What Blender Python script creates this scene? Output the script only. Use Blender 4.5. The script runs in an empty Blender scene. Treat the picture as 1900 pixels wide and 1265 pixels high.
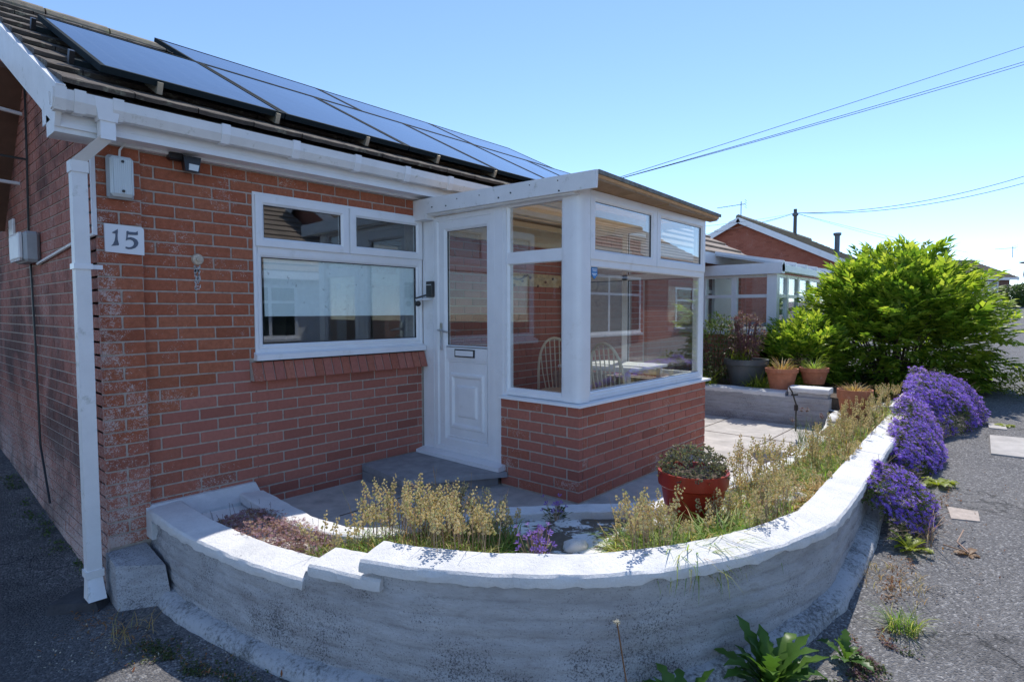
import bpy, math, random
from mathutils import Vector, Matrix, noise
from mathutils.geometry import tessellate_polygon
R = math.radians
random.seed(15)
scene = bpy.context.scene
COL = scene.collection

# ------------------------------------------------------------------ camera, sky, sun, exposure
CAMPOS = Vector((-0.955, -3.989, 1.344))
cam_d = bpy.data.cameras.new('camera'); cam = bpy.data.objects.new('camera', cam_d); COL.objects.link(cam)
cam_d.sensor_width = 36.0; cam_d.lens = 1087.66 / 1900 * 36.0
cam_d.clip_start = 0.05; cam_d.clip_end = 900
YAW, PITCH, ROLL = R(48.61), R(2.858), R(-0.12)
fw = Vector((math.sin(YAW) * math.cos(PITCH), math.cos(YAW) * math.cos(PITCH), -math.sin(PITCH)))
rt = Vector((math.cos(YAW), -math.sin(YAW), 0)); up = rt.cross(fw)
r2 = math.cos(ROLL) * rt + math.sin(ROLL) * up; u2 = -math.sin(ROLL) * rt + math.cos(ROLL) * up
cam.matrix_world = Matrix.Translation(CAMPOS) @ Matrix((r2, u2, -fw)).transposed().to_4x4()
scene.camera = cam

SUN_AZ, SUN_EL = R(70), R(57)          # azimuth from +Y towards +X
world = bpy.data.worlds.new('World'); scene.world = world; world.use_nodes = True
wn = world.node_tree.nodes; bg = wn['Background']
sky = wn.new('ShaderNodeTexSky'); sky.sky_type = 'NISHITA'; sky.sun_disc = False
sky.sun_elevation = SUN_EL; sky.sun_rotation = SUN_AZ
sky.air_density = 0.75; sky.dust_density = 0.0; sky.ozone_density = 4.0; sky.altitude = 10
world.node_tree.links.new(sky.outputs[0], bg.inputs[0]); bg.inputs[1].default_value = 0.15
sd = bpy.data.lights.new('sun', 'SUN'); sd.energy = 2.9; sd.angle = R(0.53); sd.color = (1.0, 0.95, 0.87)
sun = bpy.data.objects.new('sun', sd); COL.objects.link(sun)
sdir = Vector((math.sin(SUN_AZ) * math.cos(SUN_EL), math.cos(SUN_AZ) * math.cos(SUN_EL), math.sin(SUN_EL)))
sun.rotation_euler = sdir.to_track_quat('Z', 'Y').to_euler(); sun.location = (20, 10, 30)
scene.view_settings.view_transform = 'Standard'; scene.view_settings.look = 'None'
scene.view_settings.exposure = 0.76; scene.view_settings.gamma = 1.0; scene.view_settings.use_curve_mapping = False
scene.render.engine = 'CYCLES'
scene.cycles.max_bounces = 10; scene.cycles.transparent_max_bounces = 24
scene.cycles.use_denoising = True

# ------------------------------------------------------------------ helpers
ORG = {}
def tag(o, label=None, cat=None, group=None, kind=None):
    if label: o['label'] = label
    if cat: o['category'] = cat
    if group: o['group'] = group
    if kind: o['kind'] = kind
    return o
def thing(name, label, cat, loc=(0, 0, 0), group=None, rz=0):
    o = bpy.data.objects.new(name, None); COL.objects.link(o)
    o.empty_display_size = 0.1
    o.location = loc; o.rotation_euler = (0, 0, rz); ORG[o.name] = Vector(loc) if rz == 0 else Vector((0, 0, 0))
    return tag(o, label, cat, group)

class MB:
    def __init__(s): s.v = []; s.f = []; s.m = []; s.mi = 0
    def add(s, vs, fs):
        n = len(s.v); s.v += [tuple(p) for p in vs]
        for f in fs: s.f.append(tuple(i + n for i in f)); s.m.append(s.mi)
    def quad(s, a, b, c, d): s.add((a, b, c, d), ((0, 1, 2, 3),))
    def box(s, x0, x1, y0, y1, z0, z1):
        s.add(((x0, y0, z0), (x1, y0, z0), (x1, y1, z0), (x0, y1, z0), (x0, y0, z1), (x1, y0, z1), (x1, y1, z1), (x0, y1, z1)),
              ((0, 3, 2, 1), (4, 5, 6, 7), (0, 1, 5, 4), (1, 2, 6, 5), (2, 3, 7, 6), (3, 0, 4, 7)))
    def hexa(s, p):   # 8 points bottom ring, top ring
        s.add(p, ((0, 3, 2, 1), (4, 5, 6, 7), (0, 1, 5, 4), (1, 2, 6, 5), (2, 3, 7, 6), (3, 0, 4, 7)))
    def rbox(s, x0, x1, y0, y1, z0, z1, b=0.004):   # box with all edges chamfered
        vs = []; idx = {}
        for ix, X in enumerate((x0, x1)):
            for iy, Y in enumerate((y0, y1)):
                for iz, Z in enumerate((z0, z1)):
                    sx, sy, sz = (b, -b)[ix], (b, -b)[iy], (b, -b)[iz]
                    for k, p in enumerate(((X, Y + sy, Z + sz), (X + sx, Y, Z + sz), (X + sx, Y + sy, Z))):
                        idx[(ix, iy, iz, k)] = len(vs); vs.append(p)
        g = lambda a, b_, c, k: idx[(a, b_, c, k)]
        fs = []
        for a in (0, 1):
            q = [g(a, 0, 0, 0), g(a, 1, 0, 0), g(a, 1, 1, 0), g(a, 0, 1, 0)]; fs.append(q if a else q[::-1])
            q = [g(0, a, 0, 1), g(0, a, 1, 1), g(1, a, 1, 1), g(1, a, 0, 1)]; fs.append(q if a else q[::-1])
            q = [g(0, 0, a, 2), g(1, 0, a, 2), g(1, 1, a, 2), g(0, 1, a, 2)]; fs.append(q if a else q[::-1])
        for a in (0, 1):
            for c in (0, 1):
                fs.append((g(a, c, 0, 0), g(a, c, 1, 0), g(a, c, 1, 1), g(a, c, 0, 1)))
                fs.append((g(a, 0, c, 0), g(a, 1, c, 0), g(a, 1, c, 2), g(a, 0, c, 2)))
                fs.append((g(0, a, c, 1), g(1, a, c, 1), g(1, a, c, 2), g(0, a, c, 2)))
        for a in (0, 1):
            for c in (0, 1):
                for d in (0, 1): fs.append((g(a, c, d, 0), g(a, c, d, 1), g(a, c, d, 2)))
        s.add(vs, fs)
    def tube(s, pts, r, n=6, caps=True, r1=None):
        pts = [Vector(p) for p in pts]; L = len(pts); vs = []; fs = []
        t0 = (pts[1] - pts[0]).normalized(); a = t0.orthogonal().normalized()
        for i, p in enumerate(pts):
            t = (pts[min(i + 1, L - 1)] - pts[max(i - 1, 0)]).normalized()
            a = (a - t * a.dot(t)); a = a.normalized() if a.length > 1e-6 else t.orthogonal().normalized()
            b = t.cross(a); rr = r if r1 is None else r + (r1 - r) * i / max(1, L - 1)
            if isinstance(r, (list, tuple)): rr = r[i]
            for k in range(n):
                th = 2 * math.pi * k / n; vs.append(p + (a * math.cos(th) + b * math.sin(th)) * rr)
        for i in range(L - 1):
            for k in range(n):
                k2 = (k + 1) % n; fs.append((i * n + k, i * n + k2, (i + 1) * n + k2, (i + 1) * n + k))
        if caps: fs.append(tuple(range(n))[::-1]); fs.append(tuple((L - 1) * n + k for k in range(n)))
        s.add(vs, fs)
    def lathe(s, prof, c=(0, 0, 0), n=24, sx=1, sy=1):
        vs = []; fs = []
        for r, z in prof:
            for k in range(n):
                th = 2 * math.pi * k / n; vs.append((c[0] + r * math.cos(th) * sx, c[1] + r * math.sin(th) * sy, c[2] + z))
        for i in range(len(prof) - 1):
            for k in range(n):
                k2 = (k + 1) % n; fs.append((i * n + k, i * n + k2, (i + 1) * n + k2, (i + 1) * n + k))
        s.add(vs, fs)
    def prism(s, pts2, fn, d0, d1):      # outline -> extruded solid; fn(u, v, d) -> point
        n = len(pts2)
        vs = [fn(u, v, d0) for u, v in pts2] + [fn(u, v, d1) for u, v in pts2]
        tris = tessellate_polygon([[Vector((u, v, 0)) for u, v in pts2]])
        fs = [tuple(t) for t in tris] + [tuple(i + n for i in t[::-1]) for t in tris]
        fs += [(i, (i + 1) % n, (i + 1) % n + n, i + n) for i in range(n)]
        s.add(vs, fs)
    def sweep(s, path, prof, closed_prof=True, caps=True, up=(0, 0, 1)):
        # path of 3D points in plan; prof = [(out, z)], out measured along the outward side (right of travel)
        vs = []; fs = []; n = len(prof); L = len(path)
        for i, p in enumerate(path):
            p = Vector(p); a = Vector(path[max(i - 1, 0)]); b = Vector(path[min(i + 1, L - 1)])
            t = b - a; t.z = 0; t.normalize(); o = Vector((t.y, -t.x, 0))
            for q in prof: vs.append(p + o * q[0] + Vector((0, 0, q[1])))
        m = n if closed_prof else n - 1
        for i in range(L - 1):
            for k in range(m):
                k2 = (k + 1) % n; fs.append((i * n + k, (i + 1) * n + k, (i + 1) * n + k2, i * n + k2))
        if caps and closed_prof: fs.append(tuple(range(n))); fs.append(tuple((L - 1) * n + k for k in range(n))[::-1])
        s.add(vs, fs)
    def ring(s, fn, u0, u1, v0, v1, prof):   # mitred rectangular frame; prof=[(inset, out)], fn(u,v,out)
        vs = []; fs = []; n = len(prof)
        for (su, sv, U, V) in ((1, 1, u0, v0), (-1, 1, u1, v0), (-1, -1, u1, v1), (1, -1, u0, v1)):
            for t, d in prof: vs.append(fn(U + su * t, V + sv * t, d))
        for c in range(4):
            c2 = (c + 1) % 4
            for k in range(n):
                k2 = (k + 1) % n; fs.append((c * n + k, c2 * n + k, c2 * n + k2, c * n + k2))
        s.add(vs, fs)
    def mesh(s, name, mats, org=(0, 0, 0), smooth=False):
        me = bpy.data.meshes.new(name); o = Vector(org)
        me.from_pydata([(p[0] - o.x, p[1] - o.y, p[2] - o.z) for p in s.v], [], s.f)
        for m in (mats if isinstance(mats, (list, tuple)) else [mats]): me.materials.append(m)
        if max(s.m, default=0) > 0: me.polygons.foreach_set('material_index', s.m)
        if smooth: me.polygons.foreach_set('use_smooth', [True] * len(s.f))
        import bmesh
        if len(s.f) < 60000:
            bm = bmesh.new(); bm.from_mesh(me); bmesh.ops.recalc_face_normals(bm, faces=bm.faces); bm.to_mesh(me); bm.free()
        me.update(); return me
    def build(s, name, mats, parent=None, smooth=False, org=None):
        if org is None: org = ORG.get(parent.name, (0, 0, 0)) if parent else (0, 0, 0)
        o = bpy.data.objects.new(name, s.mesh(name, mats, org, smooth)); COL.objects.link(o)
        if parent: o.parent = parent
        else: o.location = org
        ORG[o.name] = Vector(org); return o
def autosmooth(o, ang=35):
    me = o.data; me.polygons.foreach_set('use_smooth', [True] * len(me.polygons))
    me.set_sharp_from_angle(angle=R(ang))
    return o
def part(name, mesh, parent, loc=(0, 0, 0), rot=(0, 0, 0), mat=None):
    o = bpy.data.objects.new(name, mesh); COL.objects.link(o); o.parent = parent; o.location = loc; o.rotation_euler = rot
    if mat: o.material_slots[0].link = 'OBJECT'; o.material_slots[0].material = mat
    return o
def copy_tree(o, parent=None):
    c = o.copy(); COL.objects.link(c); ORG[c.name] = Vector((0, 0, 0))
    if parent: c.parent = parent
    for ch in o.children: copy_tree(ch, c)
    return c

# ------------------------------------------------------------------ materials
def newmat(name):
    m = bpy.data.materials.new(name); m.use_nodes = True; nt = m.node_tree
    return m, nt, nt.nodes, nt.links, nt.nodes['Principled BSDF']
def nz(nt, scale, detail=4, rough=0.6, coord=None, dist=0.0):
    n = nt.nodes.new('ShaderNodeTexNoise'); n.inputs['Scale'].default_value = scale; n.inputs['Detail'].default_value = detail
    n.inputs['Roughness'].default_value = rough; n.inputs['Distortion'].default_value = dist
    if coord is not None: nt.links.new(coord, n.inputs['Vector'])
    return n.outputs['Fac']
def ramp(nt, fac, stops):
    n = nt.nodes.new('ShaderNodeValToRGB'); e = n.color_ramp.elements
    while len(e) < len(stops): e.new(0.5)
    for k, (p, c) in enumerate(stops):
        e[k].position = p; e[k].color = (c, c, c, 1) if isinstance(c, (int, float)) else (*c, 1)
    nt.links.new(fac, n.inputs[0]); return n.outputs[0]
def mix(nt, fac, a, b, mode='MIX'):
    n = nt.nodes.new('ShaderNodeMixRGB'); n.blend_type = mode
    for i, x in ((0, fac), (1, a), (2, b)):
        if isinstance(x, (int, float)): n.inputs[i].default_value = x if i == 0 else (x, x, x, 1)
        elif isinstance(x, tuple): n.inputs[i].default_value = (*x, 1)
        else: nt.links.new(x, n.inputs[i])
    return n.outputs[0]
def mth(nt, op, a, b=0.0, clamp=False):
    n = nt.nodes.new('ShaderNodeMath'); n.operation = op; n.use_clamp = clamp
    for i, x in ((0, a), (1, b)):
        if isinstance(x, (int, float)): n.inputs[i].default_value = x
        else: nt.links.new(x, n.inputs[i])
    return n.outputs[0]
def pos(nt): return nt.nodes.new('ShaderNodeNewGeometry').outputs['Position']
def island(nt): return nt.nodes.new('ShaderNodeNewGeometry').outputs['Random Per Island']
def objrand(nt): return nt.nodes.new('ShaderNodeObjectInfo').outputs['Random']
def bump(nt, h, strength, dist, b):
    n = nt.nodes.new('ShaderNodeBump'); n.inputs['Strength'].default_value = strength; n.inputs['Distance'].default_value = dist
    nt.links.new(h, n.inputs['Height']); nt.links.new(n.outputs[0], b.inputs['Normal'])
def simple(name, col, rough=0.5, metal=0.0, var=0.0, vscale=8, bs=0.0, bscale=60, spec=0.5, dirt=None):
    m, nt, N, L, b = newmat(name); b.inputs['Base Color'].default_value = (*col, 1)
    b.inputs['Roughness'].default_value = rough; b.inputs['Metallic'].default_value = metal
    b.inputs['Specular IOR Level'].default_value = spec
    p = pos(nt); c = None
    if var > 0:
        f = nz(nt, vscale, 5, 0.65, p)
        c = mix(nt, ramp(nt, f, [(0.3, 0.0), (0.7, 1.0)]), tuple(x * (1 - var) for x in col), tuple(min(1, x * (1 + var)) for x in col))
    if dirt:      # (colour, scale, threshold, softness)
        f = nz(nt, dirt[1], 6, 0.7, p)
        c = mix(nt, ramp(nt, f, [(dirt[2], 0.0), (min(1, dirt[2] + dirt[3]), 1.0)]), c if c is not None else col, dirt[0])
    if c is not None: L.new(c, b.inputs['Base Color'])
    if bs > 0: bump(nt, nz(nt, bscale, 5, 0.6, p), bs, 0.004, b)
    return m
def brickmat(name, c0, c1, speck, dark=0.35, soot=False):
    m, nt, N, L, b = newmat(name); p = pos(nt)
    r = mth(nt, 'FRACT', mth(nt, 'ADD', objrand(nt), island(nt)))
    base = ramp(nt, r, [(0.0, c0), (0.45, tuple((a + d) / 2 for a, d in zip(c0, c1))), (0.8, c1), (1.0, tuple(x * 0.72 for x in c0))])
    f = nz(nt, 38, 6, 0.7, p); base = mix(nt, mth(nt, 'MULTIPLY', ramp(nt, f, [(0.35, 1.0), (0.62, 0.0)]), dark), base, tuple(x * 0.45 for x in c0))
    f2 = nz(nt, 4.0, 4, 0.6, p); base = mix(nt, mth(nt, 'MULTIPLY', f2, 0.35), base, tuple(x * 0.7 for x in c1))
    if speck > 0:
        big = ramp(nt, nz(nt, 3.2, 4, 0.6, p), [(0.42, 0.0), (0.68, 1.0)])
        sep = N.new('ShaderNodeSeparateXYZ'); L.new(p, sep.inputs[0])
        low = mth(nt, 'MULTIPLY', mth(nt, 'SUBTRACT', 0.8, sep.outputs[2], True), 0.10)
        edge = mth(nt, 'MULTIPLY', mth(nt, 'SUBTRACT', 0.30, sep.outputs[0], True), 0.30)
        sp = nz(nt, 150, 3, 0.75, p, 0.4); sp2 = nz(nt, 45, 4, 0.7, p, 0.3)
        thr = mth(nt, 'ADD', mth(nt, 'ADD', mth(nt, 'MULTIPLY', big, speck), low), edge)
        v = mth(nt, 'ADD', mth(nt, 'ADD', mth(nt, 'MULTIPLY', sp, 0.6), mth(nt, 'MULTIPLY', sp2, 0.4)), thr)
        k = ramp(nt, v, [(0.655, 0.0), (0.70, 1.0)])
        base = mix(nt, mth(nt, 'MULTIPLY', k, 0.75), base, (0.62, 0.56, 0.52))
    if soot:
        k = ramp(nt, nz(nt, 1.3, 5, 0.65, p, 0.4), [(0.47, 0.0), (0.62, 1.0)]); base = mix(nt, mth(nt, 'MULTIPLY', k, 0.7), base, (0.055, 0.038, 0.036))
    L.new(base, b.inputs['Base Color']); b.inputs['Roughness'].default_value = 0.88; b.inputs['Specular IOR Level'].default_value = 0.25
    bump(nt, nz(nt, 90, 6, 0.7, p), 0.55, 0.004, b); return m
def leafmat(name, cols, transl=0.35, rough=0.5, useobj=False):
    m, nt, N, L, b = newmat(name)
    r = island(nt)
    if useobj: r = mth(nt, 'FRACT', mth(nt, 'ADD', r, objrand(nt)))
    n = len(cols); c = ramp(nt, r, [(i / max(1, n - 1), k) for i, k in enumerate(cols)])
    L.new(c, b.inputs['Base Color']); b.inputs['Roughness'].default_value = rough; b.inputs['Specular IOR Level'].default_value = 0.3
    tr = N.new('ShaderNodeBsdfTranslucent'); mx = N.new('ShaderNodeMixShader'); mx.inputs[0].default_value = transl
    c2 = mix(nt, 1.0, c, (1.5, 1.5, 0.9), 'MULTIPLY'); L.new(c2, tr.inputs[0])
    L.new(b.outputs[0], mx.inputs[1]); L.new(tr.outputs[0], mx.inputs[2]); L.new(mx.outputs[0], N['Material Output'].inputs[0]); return m
def glassmat(name, tint=(0.93, 0.96, 0.95), boost=1.6, base=0.03):
    m, nt, N, L, b = newmat(name); N.remove(b)
    t = N.new('ShaderNodeBsdfTransparent'); t.inputs[0].default_value = (*tint, 1)
    g = N.new('ShaderNodeBsdfGlossy'); g.inputs['Roughness'].default_value = 0.0; g.inputs[0].default_value = (0.95, 0.97, 1, 1)
    ge = N.new('ShaderNodeNewGeometry'); dt = N.new('ShaderNodeVectorMath'); dt.operation = 'DOT_PRODUCT'; L.new(ge.outputs['Normal'], dt.inputs[0]); L.new(ge.outputs['Incoming'], dt.inputs[1])
    om = mth(nt, 'SUBTRACT', 1.0, mth(nt, 'ABSOLUTE', dt.outputs['Value']), True)
    f = mth(nt, 'ADD', mth(nt, 'MULTIPLY', mth(nt, 'POWER', om, 4.0), 0.96 * boost), 0.04 * boost + base, True)
    mx = N.new('ShaderNodeMixShader'); L.new(f, mx.inputs[0]); L.new(t.outputs[0], mx.inputs[1]); L.new(g.outputs[0], mx.inputs[2])
    p = pos(nt); bn = N.new('ShaderNodeBump'); bn.inputs['Strength'].default_value = 0.02; bn.inputs['Distance'].default_value = 0.01
    L.new(nz(nt, 1.6, 2, 0.5, p), bn.inputs['Height']); L.new(bn.outputs[0], g.inputs['Normal'])
    L.new(mx.outputs[0], N['Material Output'].inputs[0]); return m

M = {}
M['brick_old'] = brickmat('brick_old', (0.43, 0.125, 0.066), (0.50, 0.175, 0.095), 0.155, 0.55)
M['brick_new'] = brickmat('brick_new', (0.42, 0.148, 0.110), (0.50, 0.19, 0.14), 0.0, 0.3)
M['brick_pale'] = brickmat('brick_pale', (0.42, 0.135, 0.088), (0.49, 0.18, 0.12), 0.12, 0.45)
M['brick_gable'] = brickmat('brick_gable', (0.40, 0.14, 0.10), (0.48, 0.19, 0.14), 0.05, 0.5, True)
M['mortar'] = simple('mortar', (0.46, 0.39, 0.335), 0.95, var=0.18, vscale=30, bs=0.5, bscale=150, dirt=((0.16, 0.14, 0.12), 9, 0.58, 0.14))
M['upvc'] = simple('white_upvc', (0.84, 0.845, 0.86), 0.32, var=0.04, vscale=5, dirt=((0.66, 0.65, 0.62), 7, 0.60, 0.25))
M['upvc_old'] = simple('weathered_white_upvc', (0.80, 0.79, 0.78), 0.45, var=0.06, vscale=6, dirt=((0.34, 0.345, 0.26), 11, 0.60, 0.18))
M['gasket'] = simple('black_gasket', (0.02, 0.022, 0.026), 0.5)
M['black'] = simple('black_plastic', (0.018, 0.018, 0.02), 0.38)
M['grey_plastic'] = simple('grey_plastic', (0.40, 0.42, 0.43), 0.5, var=0.1, vscale=12)
M['silver'] = simple('brushed_metal', (0.62, 0.62, 0.63), 0.28, 1.0)
M['brass'] = simple('tarnished_metal', (0.55, 0.46, 0.36), 0.5, 0.4, var=0.3, vscale=90)
M['concrete'] = simple('patio_concrete', (0.46, 0.43, 0.40), 0.9, var=0.22, vscale=5, bs=0.35, bscale=90, dirt=((0.28, 0.265, 0.25), 2.2, 0.55, 0.2))
M['slate'] = simple('dark_slab', (0.29, 0.29, 0.30), 0.85, var=0.2, vscale=9, bs=0.3, bscale=80)
M['tile'] = simple('concrete_tile', (0.085, 0.068, 0.056), 0.92, var=0.35, vscale=7, bs=0.7, bscale=120, dirt=((0.26, 0.245, 0.18), 16, 0.56, 0.12))
M['tile_pale'] = simple('pale_concrete_tile', (0.30, 0.24, 0.19), 0.92, var=0.25, vscale=3, bs=0.6, bscale=60, dirt=((0.19, 0.16, 0.12), 4, 0.55, 0.2))
M['ridge'] = simple('ridge_tile', (0.24, 0.20, 0.15), 0.95, var=0.3, vscale=9, bs=0.6, bscale=90, dirt=((0.30, 0.30, 0.14), 7, 0.55, 0.15))
M['timber'] = simple('pale_timber', (0.50, 0.34, 0.20), 0.75, var=0.25, vscale=14, bs=0.2, bscale=50, dirt=((0.13, 0.10, 0.07), 5, 0.62, 0.12))
M['felt'] = simple('roof_felt', (0.19, 0.19, 0.175), 0.9, var=0.4, vscale=20, bs=0.5, bscale=120, dirt=((0.27, 0.27, 0.20), 12, 0.52, 0.15))
M['brown_board'] = simple('brown_board', (0.16, 0.085, 0.055), 0.75, var=0.2, vscale=6)
M['dark_room'] = simple('room_plaster', (0.32, 0.30, 0.28), 0.9)
M['carpet'] = simple('carpet', (0.12, 0.10, 0.09), 0.95, var=0.2, vscale=40)
M['cream_wood'] = simple('cream_painted_wood', (0.72, 0.64, 0.47), 0.5, var=0.06, vscale=10)
M['white_paint'] = simple('white_paint', (0.80, 0.80, 0.79), 0.6, var=0.03)
M['fabric'] = simple('blind_fabric', (0.80, 0.88, 0.89), 0.9, var=0.05, vscale=30, dirt=((0.45, 0.52, 0.53), 14, 0.64, 0.04))
M['terracotta'] = simple('terracotta', (0.42, 0.16, 0.085), 0.85, var=0.2, vscale=14, bs=0.3, bscale=70, dirt=((0.48, 0.33, 0.25), 9, 0.58, 0.2))
M['red_plastic'] = simple('red_brown_plastic', (0.33, 0.026, 0.014), 0.34, var=0.1, vscale=9)
M['grey_pot'] = simple('grey_plastic_pot', (0.085, 0.10, 0.11), 0.45, var=0.1, vscale=9)
M['soil'] = simple('soil', (0.10, 0.075, 0.055), 0.98, var=0.45, vscale=25, bs=0.8, bscale=60)
M['rock'] = simple('garden_rock', (0.42, 0.40, 0.37), 0.92, var=0.25, vscale=9, bs=0.6, bscale=40, dirt=((0.72, 0.71, 0.69), 3.5, 0.47, 0.1))
M['wood_pole'] = simple('pole_wood', (0.10, 0.09, 0.08), 0.85)
M['cable'] = simple('cable', (0.03, 0.035, 0.04), 0.6)
M['steel'] = simple('aerial_metal', (0.12, 0.14, 0.16), 0.5, 0.5)
M['glass'] = glassmat('window_glass', (0.97, 0.99, 0.98), boost=1.2, base=0.05)
M['glass_far'] = glassmat('far_window_glass', (0.9, 0.94, 0.94), 1.3, 0.05)
M['poly'] = simple('polycarbonate', (0.55, 0.58, 0.60), 0.25)
M['sticker'] = simple('blue_sticker', (0.02, 0.22, 0.55), 0.4)
M['stick_white'] = simple('sticker_print', (0.8, 0.85, 0.9), 0.5)
M['ink'] = simple('grey_number_paint', (0.11, 0.13, 0.17), 0.6, var=0.15, vscale=60)
M['plaque'] = simple('number_plate_ceramic', (0.80, 0.81, 0.83), 0.4, var=0.02)
M['pv_frame'] = simple('panel_frame', (0.02, 0.028, 0.032), 0.85, 0.0, spec=0.08)
def pvmat():
    m, nt, N, L, b = newmat('panel_glass'); g_ = N.new('ShaderNodeTexCoord').outputs['Object']; sep = N.new('ShaderNodeSeparateXYZ'); L.new(g_, sep.inputs[0])
    def lines(o, w, th): return ramp(nt, mth(nt, 'ABSOLUTE', mth(nt, 'SUBTRACT', mth(nt, 'FRACT', mth(nt, 'DIVIDE', o, w)), 0.5)), [(0.5 - th, 0.0), (0.5 - th * 0.4, 1.0)])
    sl = mth(nt, 'ADD', mth(nt, 'MULTIPLY', sep.outputs[1], 0.889), mth(nt, 'MULTIPLY', sep.outputs[2], 0.457))
    k = mth(nt, 'MAXIMUM', lines(sep.outputs[0], 0.156, 0.03), lines(sl, 0.156, 0.03))
    k2 = mth(nt, 'MULTIPLY', lines(sep.outputs[0], 0.052, 0.02), 0.4)
    c = mix(nt, mth(nt, 'MAXIMUM', k, k2), (0.010, 0.014, 0.035), (0.07, 0.085, 0.12)); L.new(c, b.inputs['Base Color'])
    L.new(ramp(nt, nz(nt, 3, 5, 0.7, pos(nt)), [(0.3, 0.05), (0.8, 0.16)]), b.inputs['Roughness']); b.inputs['Specular IOR Level'].default_value = 0.8; return m
M['pv_glass'] = pvmat()
def sheetmat():
    m, nt, N, L, b = newmat('translucent_roof_sheet'); p = pos(nt)
    c = mix(nt, ramp(nt, nz(nt, 9, 5, 0.7, p), [(0.35, 0.0), (0.7, 1.0)]), (0.62, 0.50, 0.36), (0.50, 0.38, 0.25)); L.new(c, b.inputs['Base Color']); b.inputs['Roughness'].default_value = 0.7
    tr = N.new('ShaderNodeBsdfTranslucent'); L.new(c, tr.inputs[0]); mx = N.new('ShaderNodeMixShader'); mx.inputs[0].default_value = 0.6
    L.new(b.outputs[0], mx.inputs[1]); L.new(tr.outputs[0], mx.inputs[2]); L.new(mx.outputs[0], N['Material Output'].inputs[0]); return m
M['sheet'] = sheetmat()
M['alu'] = simple('mounting_aluminium', (0.55, 0.50, 0.40), 0.45, 0.7)
M['lens'] = simple('ribbed_lamp_lens', (0.66, 0.71, 0.72), 0.25)
M['frieze'] = simple('frieze_board', (0.55, 0.42, 0.22), 0.7, var=0.3, vscale=22, dirt=((0.10, 0.05, 0.03), 26, 0.62, 0.03))
M['hedge'] = leafmat('hedge_leaf', [(0.03, 0.06, 0.02), (0.06, 0.11, 0.03), (0.10, 0.15, 0.05)], 0.2)

def copingmat():
    m, nt, N, L, b = newmat('white_painted_coping'); p = pos(nt)
    c = mix(nt, ramp(nt, nz(nt, 5, 5, 0.7, p), [(0.4, 0.0), (0.75, 1.0)]), (0.80, 0.79, 0.78), (0.62, 0.62, 0.62))
    mp = N.new('ShaderNodeMapping'); L.new(p, mp.inputs[0]); mp.inputs[3].default_value = (14, 14, 90)
    s1 = ramp(nt, nz(nt, 5, 6, 0.8, mp.outputs[0], 1.2), [(0.62, 0.0), (0.70, 1.0)])
    c = mix(nt, mth(nt, 'MULTIPLY', s1, 0.7), c, (0.22, 0.22, 0.22))
    s2 = ramp(nt, nz(nt, 130, 3, 0.7, p), [(0.66, 0.0), (0.72, 1.0)]); c = mix(nt, mth(nt, 'MULTIPLY', s2, 0.6), c, (0.25, 0.24, 0.23))
    L.new(c, b.inputs['Base Color']); b.inputs['Roughness'].default_value = 0.75; b.inputs['Specular IOR Level'].default_value = 0.25
    h = mth(nt, 'ADD', nz(nt, 55, 7, 0.75, p), mth(nt, 'MULTIPLY', s1, -0.6)); bump(nt, h, 0.9, 0.010, b); return m
M['coping'] = copingmat()
def rendermat():
    m, nt, N, L, b = newmat('weathered_masonry_paint'); p = pos(nt)
    mp = N.new('ShaderNodeMapping'); L.new(p, mp.inputs[0]); mp.inputs[3].default_value = (1, 1, 3.2)
    c = mix(nt, ramp(nt, nz(nt, 2.6, 6, 0.7, mp.outputs[0], 0.6), [(0.35, 0.0), (0.7, 1.0)]), (0.37, 0.365, 0.375), (0.55, 0.56, 0.58))
    c = mix(nt, mth(nt, 'MULTIPLY', ramp(nt, nz(nt, 7, 5, 0.7, mp.outputs[0], 0.5), [(0.52, 0.0), (0.75, 1.0)]), 0.55), c, (0.27, 0.235, 0.225))
    big = ramp(nt, nz(nt, 3.0, 4, 0.6, p), [(0.45, 0.0), (0.7, 1.0)])
    sep = N.new('ShaderNodeSeparateXYZ'); L.new(p, sep.inputs[0])
    low = mth(nt, 'MULTIPLY', mth(nt, 'SUBTRACT', 0.22, sep.outputs[2], True), 0.16)
    sp = mth(nt, 'ADD', mth(nt, 'ADD', nz(nt, 120, 5, 0.78, p, 0.3), mth(nt, 'MULTIPLY', big, 0.12)), low)
    c = mix(nt, mth(nt, 'MULTIPLY', ramp(nt, sp, [(0.60, 0.0), (0.70, 1.0)]), 0.85), c, (0.055, 0.055, 0.06))
    wz = mth(nt, 'ADD', sep.outputs[2], mth(nt, 'MULTIPLY', mth(nt, 'SUBTRACT', nz(nt, 3.0, 3, 0.5, p), 0.5), 0.03))
    fr = mth(nt, 'ABSOLUTE', mth(nt, 'SUBTRACT', mth(nt, 'FRACT', mth(nt, 'DIVIDE', mth(nt, 'SUBTRACT', wz, 0.2275), 0.075)), 0.5))
    ln = mth(nt, 'MULTIPLY', ramp(nt, fr, [(0.0, 1.0), (0.16, 0.0)]), ramp(nt, nz(nt, 5, 5, 0.7, p), [(0.42, 0.0), (0.66, 1.0)]))
    c = mix(nt, mth(nt, 'MULTIPLY', ln, 0.42), c, (0.15, 0.14, 0.14))  # course joints darkened in colour, standing in for relief shading that flat light hides
    L.new(c, b.inputs['Base Color']); b.inputs['Roughness'].default_value = 0.9; b.inputs['Specular IOR Level'].default_value = 0.2
    h = mth(nt, 'ADD', nz(nt, 26, 6, 0.7, mp.outputs[0]), mth(nt, 'MULTIPLY', nz(nt, 160, 3, 0.7, p), 0.35)); bump(nt, h, 0.7, 0.012, b); return m
M['render'] = rendermat()
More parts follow.
